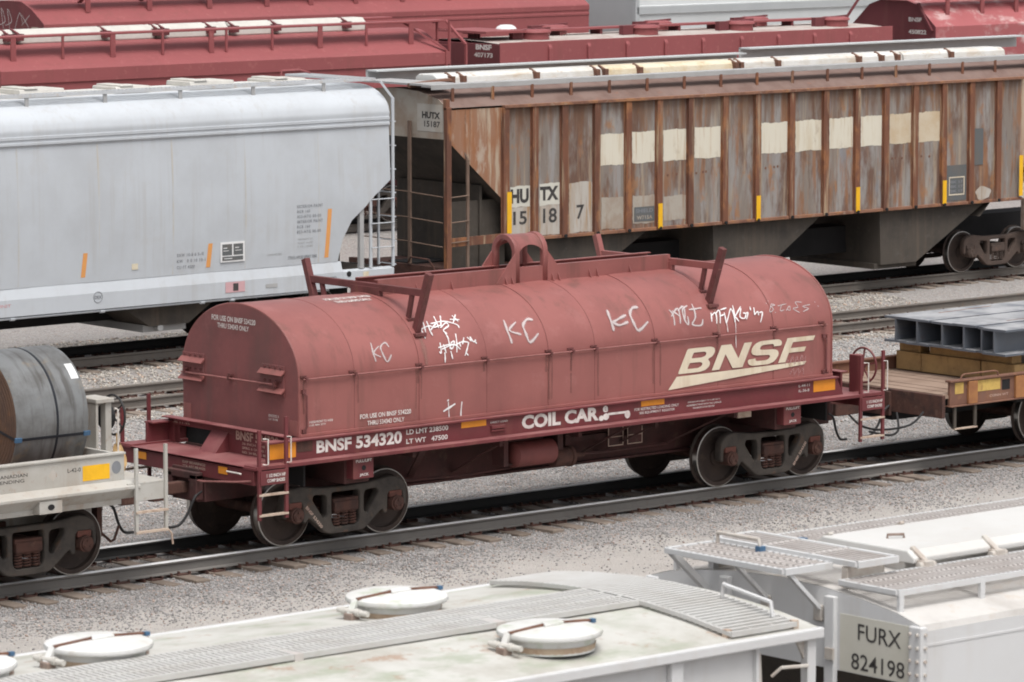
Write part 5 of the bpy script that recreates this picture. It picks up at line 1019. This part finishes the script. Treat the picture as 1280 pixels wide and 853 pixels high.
for x0, x1, m in hat: MB().prism([(CY-.36, 4.70), (CY-.33, 4.86), (CY-.22, 4.92), (CY+.22, 4.92), (CY+.33, 4.86), (CY+.36, 4.70)], 'x', x0, x1).build('hatch_cover', m, hx, bevel=.02)
MB().tube([(17.4, CY-.55, 4.75), (18.25, CY-.50, 4.80), (18.6, CY-.40, 4.80)], .05, 8).build('hatch_bar', 'rust_brown', hx)
for x in (18.65, 18.95, 20.9, 22.55, 22.78, 23.75, 26.5, 26.65, 27.75, 30.2, 30.9, 31.4, 33.1): MB().box(x-.05, x+.05, CY-.44, CY-.30, 4.68, 4.88).bar((x, CY-.38, 4.86), (x+.03, CY-.15, 4.94), .05, .03).build('hatch_clamp', 'rust_brown', hx)
MB().box(17.4, 18.2, CY-1.0, CY+1.0, 4.76, 4.80).build('end_walk', 'board_grey', hx)
# hopper bays below the side
for x0, x1, c0, c1 in ((19.3, 23.1, 19.9, 20.9), (24.9, 28.1, 24.95, 26.2), (29.85, 33.2, 29.9, 31.0)):
    MB().prism([(x0, 1.62), (x1, 1.62), (c1, .42), (c0, .42)], 'y', CY-1.40, CY+1.40).build('hopper_bay', 'mud_grey', hx)
    MB().box(c0-.1, c1+.1, CY-1.3, CY+1.3, .32, .44).build('outlet_gate', 'mud_grey', hx)
truck(hx, 33.95, CY, 'rust_truck'); truck(hx, 19.4, CY, 'rust_truck'); coupler(hx, 17.55, CY, -1); MB().box(34.5, 35.1, CY-1.35, CY-1.25, .9, 1.6).build('end_brace', 'rust_brown2', hx)
# ---------------------------------------------------------------- red hoppers on the track behind
def roof_section(cy, hw, ze, zt, k=8): return [(cy-hw, ze)]+[(cy-hw+(hw-.45)*t, ze+(zt-ze)*math.sin(t*math.pi/2*.8)/math.sin(math.pi/2*.8)) for t in np.linspace(0, 1, k)[1:]]
ra = thing('red_hopper', 'red covered hopper with long pale roof hatches behind the pale grey hopper', 'rail car', (25.8, TR['red'], 0))
RY = TR['red']; x0, x1 = 19.09, 32.5
half = [(-1.60, 1.5), (-1.60, 3.93), (-1.605, 4.24), (-1.52, 4.30), (-.62, 4.74), (-.4, 4.78)]
sec = half+[(-y, z) for y, z in half[::-1]]
b = MB().sheet([[(x, RY+y, z) for y, z in sec] for x in np.linspace(x0, x1, 12)]); b.add([(x0, RY+y, z) for y, z in sec], [tuple(range(len(sec)))]); b.add([(x1, RY+y, z) for y, z in sec], [tuple(range(len(sec)))]); b.build('shell', 'hopper_red', ra)
MB().box(x0-.02, x1+.02, RY-1.64, RY-1.605, 3.93, 4.24).build('eave_band', 'hopper_red', ra, bevel=.01)
MB().box(x0-.4, x1+.2, RY-1.25, RY-.85, 4.97, 5.02).box(x0-.4, x1+.2, RY+.85, RY+1.25, 4.97, 5.02).build('running_board', 'hopper_red', ra, bevel=.01)
for i, x in enumerate((19.69, 21.08, 22.51, 23.96, 25.40, 25.85, 27.24, 28.72, 30.17, 31.6)):
    wb = .14 if i in (0, 2, 4, 7, 9) else .06; MB().box(x-wb/2, x+wb/2, RY-1.25, RY-1.22, 4.44, 4.97).build('bracket', 'hopper_red', ra)
for xa, xb in ((18.0, 20.35), (20.40, 24.4), (24.45, 26.6), (26.65, 30.9)): MB().prism([(RY-.36, 4.78), (RY-.34, 4.98), (RY-.2, 5.10), (RY+.2, 5.10), (RY+.34, 4.98), (RY+.36, 4.78)], 'x', max(xa, x0), xb).build('hatch_cover', 'lid_white', ra, bevel=.03)
for x in (20.1, 20.4, 22.9, 24.4, 24.6, 26.0, 26.7, 28.0, 30.2): MB().box(x-.10, x+.10, RY-.50, RY-.30, 4.86, 5.02).bar((x, RY-.4, 5.02), (x, RY-.1, 5.12), .06, .03).build('hatch_clamp', 'hopper_red_dark', ra)
cladder(ra, x1+.05, RY-1.58, RY-1.1, 1.2, 5.0, [2+.4*i for i in range(8)], 'hopper_red', .07, d=1); MB().bar((x1-.9, RY-.9, 4.98), (x1-.1, RY-1.62, 4.30), .08, .05).bar((x1-.1, RY-1.64, 4.3), (x1-.1, RY-1.64, 3.8), .07, .05).bar((x1+.5, RY-.9, 4.98), (x1+.62, RY-1.55, 4.4), .08, .05).bar((x1+.62, RY-1.55, 4.4), (x1+.62, RY-1.55, 3.9), .07, .05).bar((x1+.1, RY-.9, 4.95), (x1+.55, RY-.9, 4.95), .06, .05).build('end_rail', 'hopper_red', ra)
truck(ra, 21.4, RY); truck(ra, 30.4, RY); MB().box(19.5, 32.1, RY-.4, RY+.4, .7, 1.6).build('centre_sill', 'hopper_red_dark', ra)
# flat-roofed hopper 407173
rb = thing('red_flat_roof_hopper', 'red hopper with a dusty pale roof, round hatches and the number 407173', 'rail car', (41.3, RY, 0))
x0, x1 = 34.2, 48.3; cx_ = lambda x: np.interp(x, [x0, x1], [4.33, 4.40])
b = MB().box(x0, x1, RY-1.60, RY+1.60, 1.4, 4.36); b.build('body', 'hopper_red_dark', rb, bevel=.012)
rf = MB().sheet([[(x, RY+y, 4.365+z+.008*hz(x, y, 1, 2)) for y, z in ((-1.58, 0), (-.8, .05), (0, .07), (.8, .05), (1.58, 0))] for x in np.linspace(x0+.02, x1-.02, 40)]).build('roof', 'dusty_roof', rb, smooth=40)
MB().box(x0-.02, x1+.02, RY-1.64, RY-1.60, 3.6, 4.40).build('side_plate', 'hopper_red', rb, bevel=.01)
b0 = None
for x in (35.84, 37.17, 38.51, 39.86, 41.2, 42.6, 43.96, 45.31, 46.68):
    if b0 is None: b0 = MB().box(x-.06, x+.06, RY-1.70, RY-1.64, 3.6, 4.22).prism([(RY-1.64, 4.22), (RY-1.70, 4.22), (RY-1.64, 4.32)], 'x', x-.06, x+.06).build('rib', 'hopper_red', rb, bevel=.015); q0 = x
    else: dup(b0, (x-q0, 0, 0))
lettering('BNSF', rb, 'letter_white', 'x', x0-.004, RY-.66, RY-1.28, 4.20, 4.34, .04); lettering('407173', rb, 'letter_white', 'x', x0-.004, RY-.60, RY-1.32, 4.01, 4.13, .03)
b0 = None
for i, (x, y) in enumerate([(36.1, -.75), (39.9, -.75), (43.4, -.70), (47.0, -.70), (38.0, .72), (41.7, .72), (45.3, .72)]):
    if b0 is None:
        b0 = MB().lathe([(0, .27), (.30, .265), (.40, .24), (.43, .19), (.41, .17), (.38, .17), (.38, 0)], (x, RY+y, 4.40), 'z', 24).build('round_hatch', 'hopper_red', rb, smooth=40)
        MB().bar((x-.75, RY+y, 4.62), (x+.5, RY+y, 4.68), .10, .05).box(x-.80, x-.45, RY+y-.08, RY+y+.08, 4.42, 4.66).build('hatch_bar', 'hopper_red_dark', b0); q0 = (x, y)
    else: dup(b0, (x-q0[0], y-q0[1], 0))
MB().box(x0+.3, x1-.3, RY-.22, RY+.22, 4.56, 4.61).build('running_board', 'hopper_red', rb); 
for x in np.arange(x0+.5, x1-.4, 1.4): MB().box(x-.04, x+.04, RY-.2, RY+.2, 4.38, 4.56).build('bracket', 'hopper_red_dark', rb)
MB().box(x0+.05, x0+1.4, RY-1.0, RY+1.0, 4.60, 4.66).build('end_walk', 'hopper_red', rb)
sk_ = MB(); sk_.lathe([(0, .11), (.15, .10), (.24, .05), (.27, 0)], (x0+1.5, RY-.1, 4.66), 'z', 16); so = sk_.build('white_cap', 'tag_white', rb, smooth=60)
truck(rb, 36.4, RY); truck(rb, 46.2, RY)
# third red car on that track
rc = thing('red_round_hopper', 'red covered hopper with white stains on its sloped roof, numbered 450822', 'rail car', (55, RY, 0))
x0, x1 = 50.06, 60.5; half = [(-1.60, 1.5), (-1.60, 4.32), (-1.55, 4.36), (-.95, 4.88), (-.5, 5.02)]; sec = half+[(-y, z) for y, z in half[::-1]]
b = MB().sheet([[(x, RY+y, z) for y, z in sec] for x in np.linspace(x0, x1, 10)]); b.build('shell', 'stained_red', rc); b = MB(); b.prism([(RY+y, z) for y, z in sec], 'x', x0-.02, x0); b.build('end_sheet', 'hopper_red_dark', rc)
b = MB().bar((x0-.35, RY-1.05, 5.18), (x1, RY-1.05, 5.18), .45, .05).bar((x0-.35, RY+1.05, 5.18), (x1, RY+1.05, 5.18), .45, .05); b.build('running_board', 'hopper_red', rc)
MB().bar((x0-.04, RY-1.5, 4.2), (x0-.04, RY-.95, 4.95), .08, .06).bar((x0-.5, RY+.8, 5.15), (x0-.9, RY+1.0, 4.5), .08, .06).bar((x0-.1, RY-1.3, 5.15), (x0-.1, RY+1.6, 5.15), .12, .16).build('end_rail', 'hopper_red_dark', rc)
for x in (50.9, 52.3, 53.7, 55.1): MB().box(x-.07, x+.07, RY-1.26, RY-1.22, 4.62, 5.16).build('bracket', 'hopper_red', rc)
lettering('BNSF', rc, 'letter_white', 'x', x0-.024, RY-.58, RY-1.08, 4.44, 4.56, .04); lettering('450822', rc, 'letter_white', 'x', x0-.024, RY-.58, RY-1.26, 4.10, 4.22, .03)
for x in (51.5, 54.2): MB().prism([(RY-.36, 5.0), (RY-.3, 5.2), (RY+.3, 5.2), (RY+.36, 5.0)], 'x', x, x+2.4).build('hatch_cover', 'hopper_red', rc, bevel=.02)
truck(rc, 52.5, RY); truck(rc, 58.5, RY); MB().box(50.3, 60, RY-.4, RY+.4, .7, 1.6).build('centre_sill', 'hopper_red_dark', rc)
# far track: red hopper and a pale grey car
FY = TR['far']
rd = thing('far_red_hopper', 'pinkish red hopper in the back row with grey graffiti on its dark end', 'rail car', (42.6, FY, 0))
x0, x1 = 32.39, 52.84; half = [(-1.60, 1.5), (-1.60, 3.98), (-1.62, 4.0), (-1.62, 4.06), (-1.60, 4.08), (-1.60, 4.14), (-1.62, 4.16), (-1.62, 4.30), (-1.58, 4.34), (-1.0, 4.72), (-.5, 4.92)]
sec = half+[(-y, z) for y, z in half[::-1]]
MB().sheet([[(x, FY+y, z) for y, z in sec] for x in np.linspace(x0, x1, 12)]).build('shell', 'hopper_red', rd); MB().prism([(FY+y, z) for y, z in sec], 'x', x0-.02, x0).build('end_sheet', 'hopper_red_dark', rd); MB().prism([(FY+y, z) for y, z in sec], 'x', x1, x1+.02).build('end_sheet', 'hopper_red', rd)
for x in (34.17, 36.32, 38.46, 40.56, 42.19, 43.89, 45.7, 47.5): MB().box(x-.08, x+.08, FY-1.24, FY-1.20, 4.58, 5.12).bar((x, FY-.8, 4.85), (x, FY-1.2, 5.10), .14, .03).build('bracket', 'hopper_red', rd)
MB().box(x0, x1-3, FY-1.25, FY-.85, 5.10, 5.15).box(x0, x1-3, FY+.85, FY+1.25, 5.10, 5.15).build('running_board', 'hopper_red', rd)
for x in (35, 39.5, 44): MB().prism([(FY-.36, 4.9), (FY-.3, 5.12), (FY+.3, 5.12), (FY+.36, 4.9)], 'x', x, x+3.6).build('hatch_cover', 'hopper_red', rd, bevel=.03)
endf = lambda a, c, l: (x0-.022-l, a, c)
gz = random.Random(5)
strokes('graffiti', [(.035, [(FY+.05+.32*i, 4.05+.1*gz.random()), (FY+.15+.32*i, 4.62+.1*gz.random()), (FY-.05+.32*i, 4.35), (FY+.28+.32*i, 4.22)]) for i in range(4)]+[(.03, [(FY-.55, 4.25), (FY-.95, 4.55)]), (.03, [(FY-.55, 4.55), (FY-.9, 4.2)]), (.03, [(FY-.2, 4.1), (FY-.45, 4.6), (FY-.6, 4.3)])], 'spray_soft', rd, endf, .003)
patch('end_plate', 'pale_dim', rd, 'x', x0-.022, FY-1.35, FY-1.02, 4.12, 4.22)
truck(rd, 35, FY); truck(rd, 50.3, FY); MB().box(33, 52, FY-.4, FY+.4, .7, 1.6).build('centre_sill', 'hopper_red_dark', rd)
ge = thing('pale_hopper', 'pale grey car with a darker grey band in the back row beyond the red hoppers', 'rail car', (62, FY, 0))
x0, x1 = 54.83, 73
half = [(-1.60, 1.4), (-1.60, 3.92), (-1.64, 3.95), (-1.64, 4.20), (-1.60, 4.22), (-1.55, 4.5), (-1.2, 4.8), (-.5, 4.95)]; sec = half+[(-y, z) for y, z in half[::-1]]
MB().sheet([[(x, FY+y, z) for y, z in sec] for x in np.linspace(x0, x1, 10)]).build('shell', 'clear_grey', ge); MB().prism([(FY+y, z) for y, z in sec], 'x', x0-.03, x0).build('end_sheet', 'grey_car', ge); MB().prism([(FY+y, z) for y, z in sec], 'x', x1, x1+.03).build('end_sheet', 'grey_car', ge)
MB().box(x0, x1, FY-1.66, FY-1.642, 3.95, 4.17).build('side_band', 'grey_car', ge); MB().box(x0-.06, x0+.10, FY-1.66, FY-1.5, 1.4, 4.9).build('corner_post', 'grey_car', ge)
lettering('4914', ge, 'letter_grey', 'x', x0-.034, FY+1.35, FY+.75, 4.05, 4.2, .02)
truck(ge, 57.5, FY); truck(ge, 70, FY); MB().box(55, 72.8, FY-.4, FY+.4, .7, 1.5).build('centre_sill', 'hopper_red_dark', ge)

# ---------------------------------------------------------------- foreground: two dusty white hoppers
GY = TR['fore']
mo = thing('mossy_hopper', 'dusty white hopper with round hatches and green-stained roof in the foreground', 'rail car', (-21, GY, 0))
x0, x1 = -27.5, -14.22; rz = lambda y: 3.86+.13*(1-((y-GY)/1.52)**2)
MB().sheet([[(x, GY+y, rz(GY+y)+.010*hz(x, y, 2, 1.6)) for y in np.linspace(-1.52, 1.52, 17)] for x in np.linspace(x0, x1, 40)]).build('roof', 'moss_roof', mo, smooth=40)
for s in (-1, 1):
    e = MB().box(x0, x1, *sorted((GY+s*1.50, GY+s*1.56)), 3.79, 3.872).build('eave_angle', 'fore_white', mo, bevel=.012)
    MB().box(x0, -14.85, *sorted((GY+s*1.42, GY+s*1.46)), 1.2, 3.80).build('side_sheet', 'fore_white', mo)
    b0 = None
    for x in np.arange(-27, -15, 1.13)+.0:
        if b0 is None: b0 = MB().box(x-.06, x+.06, *sorted((GY+s*1.46, GY+s*1.52)), 1.2, 3.79).build('rib', 'fore_white', mo, bevel=.01); q0 = x
        else: dup(b0, (x-q0, 0, 0))
MB().box(x1-.06, x1, GY-1.52, GY+1.52, 3.80, 3.862).build('eave_angle', 'fore_white', mo)
MB().prism([(GY-1.5, 3.80), (GY+1.5, 3.80), (GY+1.5, 3.3), (GY-1.5, 3.3)], 'x', -14.88, -14.85).build('end_sheet', 'fore_white', mo)
MB().add([(-14.86, GY-1.45, 3.3), (-14.86, GY+1.45, 3.3), (-17, GY+1.45, 1.4), (-17, GY-1.45, 1.4)], [(0, 1, 2, 3)]).build('slope_sheet', 'mud_grey', mo)
for s in (-1, 1):
    MB().box(-14.36, -14.27, *sorted((GY+s*1.44, GY+s*1.52)), 1.0, 3.79).build('corner_post', 'fore_white', mo, bevel=.008); MB().bar((-14.85, GY+s*1.44, 3.74), (-14.66, GY+s*1.40, 1.1), .09, .06).build('end_brace', 'fore_white2', mo)
    MB().prism([(-14.27, 3.79), (-14.45, 3.79), (-14.35, 3.62)], 'y', *sorted((GY+s*1.46, GY+s*1.48))).build('post_gusset', 'fore_white2', mo)
    MB().tube([(-14.72, GY+s*1.50, 3.55), (-14.68, GY+s*1.56, 3.62), (-14.40, GY+s*1.56, 3.60), (-14.36, GY+s*1.5, 3.58)], .014, 6).build('grab_iron', 'fore_white2', mo)
    for z in (3.2, 2.8, 2.4): MB().tube([(-14.75, GY+s*1.5, z), (-14.35, GY+s*1.5, z)], .014, 6).build('rung', 'fore_white2', mo)
MB().box(-14.6, -14.25, GY-1.45, GY+1.45, 1.0, 1.2).build('end_sill', 'mud_grey', mo); MB().box(-27, -14.4, GY-.35, GY+.35, .6, 1.3).build('centre_sill', 'mud_grey', mo)
def round_hatch(x, y, first):
    z = rz(y)-.01
    h = MB().lathe([(.335, 0), (.335, .10), (.36, .103), (.385, .108), (.393, .122), (.386, .145), (.35, .158), (.15, .170), (0, .173)], (x, y, z), 'z', 48).build('round_hatch', 'moss_lid', mo, smooth=50)
    MB().bar((x-.39, y, z+.160), (x-.05, y, z+.182), .028, .016).build('lid_strap', 'rust_brown', h); MB().bar((x+.09, y, z+.182), (x+.39, y, z+.162), .028, .016).build('lid_strap', 'rust_brown', h)
    MB().prism([(x-.09, y-.05), (x+.12, y-.03), (x+.12, y+.06), (x-.02, y+.07)], 'z', z+.168, z+.192).build('lid_boss', 'moss_lid', h, bevel=.008)
    MB().bar((x-.38, y+.02, z+.155), (x-.45, y, z+.05), .05, .03).build('hinge', 'moss_lid', h)
    MB().cyl((x-.45, y+.15, z+.07), (x-.42, y-.17, z+.07), .022, 10).cyl((x-.447, y+.10, z+.07), (x-.443, y+.06, z+.07), .03, 10).cyl((x-.43, y-.05, z+.07), (x-.428, y-.09, z+.07), .03, 10).build('hinge_bar', 'lid_white', h, smooth=40)
    MB().bar((x-.44, y, z-.02), (x-.44, y, z+.06), .10, .08).build('hinge_foot', 'rust_brown2', h, bevel=.01); MB().box(x+.38, x+.43, y-.025, y+.025, z, z+.14).build('lid_latch', 'rust_brown2', h, bevel=.008)
    MB().lathe([(.336, .0), (.338, .03), (.342, .045)], (x, y, z+.012), 'z', 32).build('rust_ring', 'rust_stain', h)
    MB().box(x+.40, x+.44, y-.02, y+.02, z+.14, z+.17).build('seal_tag', 'clip_blue', h)
for x, y in ((-16.62, GY+.62), (-16.52, GY-1.02), (-19.45, GY+.52), (-20.62, GY+.52)): round_hatch(x, y, 0)
zr = lambda x, y: rz(y)+.055
grating('running_board', mo, 'grating', x0, -15.1, GY-.44, GY+.16, 0, 'x', .052, .02, .03, zf=zr, bw=.036)
grating('end_walk', mo, 'grating', -15.10, -14.42, GY-1.45, GY+1.3, 0, 'y', .062, .018, .03, zf=zr, bw=.04)
for x in (-26, -24.1, -22.2, -20.3, -18.4, -16.5): MB().box(x-.04, x+.04, GY-.46, GY+.18, rz(GY)-.02, rz(GY)+.045).build('board_support', 'grating_rust', mo)
MB().tube([(-14.50, GY-.72, zr(0, GY-.72)), (-14.50, GY-.74, zr(0, GY-.72)+.11), (-14.52, GY-1.28, zr(0, GY-1.28)+.11), (-14.52, GY-1.30, zr(0, GY-1.28))], .017, 6).build('grab_iron', 'fore_white', mo)
for x, y in ((-15.09, GY-1.40), (-14.42, GY-1.43)): MB().box(x-.025, x+.025, y-.025, y+.025, rz(y)-.02, rz(y)+.06).build('walk_support', 'step_cream', mo)
truck(mo, -16.4, GY); truck(mo, -25.5, GY); coupler(mo, -14.3, GY, 1)
fu = thing('white_hopper', 'white hopper marked FURX 824198 with roof walkways in the foreground', 'rail car', (-6, GY, 0))
x0, x1 = -13.16, 4
half = [(-1.55, 1.2), (-1.55, 3.70), (-1.53, 3.75), (-1.3, 3.815), (-.9, 3.875), (-.5, 3.915), (0, 3.935)]; sec = half+[(-y, z) for y, z in half[::-1][1:]]
b = MB().sheet([[(x, GY+y, z) for y, z in sec[1:-1]] for x in np.linspace(x0, x1, 30)]).build('roof', 'fore_roof', fu, smooth=50)
for s in (-1, 1):
    MB().box(x0+.02, x1, *sorted((GY+s*1.55, GY+s*1.52)), 1.2, 3.702).build('side_sheet', 'fore_white', fu); MB().box(x0+.02, x1, *sorted((GY+s*1.555, GY+s*1.50)), 3.58, 3.60).build('side_seam', 'fore_white', fu)
    MB().box(x0-.03, x0+.05, *sorted((GY+s*1.575, GY+s*1.44)), 1.2, 3.74).build('corner_post', 'fore_white', fu, bevel=.012)
    nb = MB()
    for k in range(12):
        z = 3.68-.105*k
        for yy in ((1.46, 1.54) if k % 1 == 0 else ()): nb.cyl((x0-.03, GY+s*yy, z), (x0-.05, GY+s*yy, z), .014, 7)
        nb.cyl((x0+.015, GY+s*1.575, z), (x0+.015, GY+s*1.592, z), .014, 7)
    nb.build('rivets', 'fore_white2', fu)
eo = [(GY+y, z-.004) for y, z in sec[1:-1]]+[(GY+1.5, 3.27), (GY-1.5, 3.27)]
MB().prism(eo, 'x', x0, x0+.02).build('end_sheet', 'fore_white', fu)
MB().add([(x0+.01, GY-1.5, 3.27), (x0+.01, GY+1.5, 3.27), (x0+1.7, GY+1.5, 1.6), (x0+1.7, GY-1.5, 1.6)], [(0, 1, 2, 3)]).build('slope_sheet', 'mud_grey', fu)
MB().box(x0-.05, x0, GY-.645, GY-.535, 1.2, 3.86).build('end_post', 'fore_white', fu, bevel=.01); MB().box(x0-.06, x0, GY+.56, GY+.66, 1.2, 3.86).build('end_post', 'fore_white', fu, bevel=.01)
MB().box(x0-.075, x0-.055, GY-.66, GY-.57, 3.36, 3.45).build('post_clip', 'fore_white2', fu)
patch('number_plate', 'plate_beige', fu, 'x', x0, GY-1.44, GY-.67, 3.275, 3.73)
lettering('FURX', fu, 'letter_dark', 'x', x0-.007, GY-.87, GY-1.34, 3.545, 3.675, .005, slope=-.008); lettering('824198', fu, 'letter_dark', 'x', x0-.007, GY-.80, GY-1.38, 3.305, 3.435, .005)
fz2 = lambda y: float(np.interp(abs(y-GY), [0, .5, .9, 1.3, 1.53], [3.935, 3.915, 3.875, 3.815, 3.75]))
grating('side_walk', fu, 'grating_rust', x0+.02, x1, GY-1.27, GY-.64, 3.99, 'x', .055, .025, .035, fm='fore_white'); grating('side_walk', fu, 'grating_rust', x0+.02, x1, GY+.64, GY+1.27, 3.99, 'x', .055, .025, .035, fm='fore_white')
for s in (-1, 1):
    b0 = None
    for x in np.arange(x0+.05, x1-.2, .92):
        if b0 is None: b0 = MB().box(x-.025, x+.025, *sorted((GY+s*1.29, GY+s*1.26)), 3.79, 3.97).bar((x, GY+s*1.27, 3.945), (x, GY+s*.66, 3.945), .04, .02).build('bracket', 'fore_white', fu); q0 = x
        else: dup(b0, (x-q0, 0, 0))
grating('end_platform', fu, 'grating_rust', -13.58, -13.06, GY-.46, GY+.90, 4.10, 'y', .07, .03, .045, fm='fore_white'); grating('roof_walk', fu, 'grating_rust', -13.03, -12.58, GY-.72, GY+.90, 4.13, 'x', .06, .03, .045, fm='fore_white')
for y in (GY-.44, GY+.16): MB().bar((-13.52, y, 4.06), (x0, y-.02, 3.72), .05, .03).build('platform_brace', 'fore_white', fu); 
for y in (GY-.44, GY+.16): MB().box(x0-.035, x0, y-.05, y+.045, 3.64, 3.77).build('brace_foot', 'fore_white2', fu, bevel=.01)
MB().bar((-13.55, GY+.86, 4.06), (-13.14, GY+.86, 3.70), .06, .05).build('platform_brace', 'fore_white', fu); MB().box(-13.12, -13.06, GY+.83, GY+.89, 3.86, 4.07).build('platform_post', 'fore_white', fu)
for y in (GY-.6, GY+.3, GY+.9): MB().box(-13.05, -12.63, y-.03, y+.03, fz2(y)-.01, 4.075).build('walk_support', 'fore_white2', fu)
MB().tube([(-13.12, GY+.78, 4.10), (-13.12, GY+.78, 4.19), (-13.12, GY+.30, 4.19), (-13.12, GY+.28, 4.10)], .018, 6).build('grab_iron', 'fore_white2', fu); MB().box(-13.15, -13.09, GY+.25, GY+.31, 4.09, 4.14).build('seal_tag', 'clip_blue', fu)
MB().box(-12.18, x1-.4, GY-.42, GY+.42, 3.90, 4.02).build('hatch_coaming', 'fore_roof', fu, bevel=.01)
for xa, xb in ((-12.22, -8.4), (-8.35, -4), (-3.95, 1)): MB().prism([(GY-.56, 4.00), (GY-.56, 4.045), (GY-.48, 4.10), (GY+.48, 4.10), (GY+.56, 4.045), (GY+.56, 4.00)], 'x', xa, xb).build('hatch_cover', 'lid_bright', fu, bevel=.012)
for x in (-12.14, -11.30, -9.2, -6.3):
    for s in (-1, 1):
        c = MB().box(x-.05, x+.05, *sorted((GY+s*.56, GY+s*.66)), 3.88, 4.03).bar((x, GY+s*.62, 4.02), (x, GY+s*.46, 4.12), .05, .025).cyl((x-.09, GY+s*.62, 3.99), (x+.09, GY+s*.62, 3.99), .035, 9).build('hatch_clamp', 'fore_white2', fu, bevel=.006)
        MB().box(x-.07, x+.07, *sorted((GY+s*.57, GY+s*.64)), 3.87, 3.94).build('clamp_foot', 'rust_brown2', c)
MB().tube([(-11.9, GY+.05, 4.10), (-11.9, GY+.05, 4.13), (-11.78, GY-.02, 4.13), (-11.78, GY-.02, 4.10)], .012, 6).build('lid_handle', 'rust_brown2', fu)
MB().tube([(-12.3, GY+.62, 3.92), (-12.32, GY+.62, 4.03), (-12.38, GY+.52, 4.0)], .03, 7).build('corner_hinge', 'rust_brown2', fu); MB().box(-12.35, -12.29, GY+.58, GY+.65, 4.04, 4.08).build('seal_tag', 'clip_blue', fu)
MB().box(-13.2, -12.9, GY-1.45, GY+1.45, 1.0, 1.2).build('end_sill', 'fore_white', fu); MB().box(-13, 4, GY-.35, GY+.35, .6, 1.3).build('centre_sill', 'mud_grey', fu)
truck(fu, -11.0, GY); truck(fu, 1.5, GY); coupler(fu, -13.1, GY, -1)
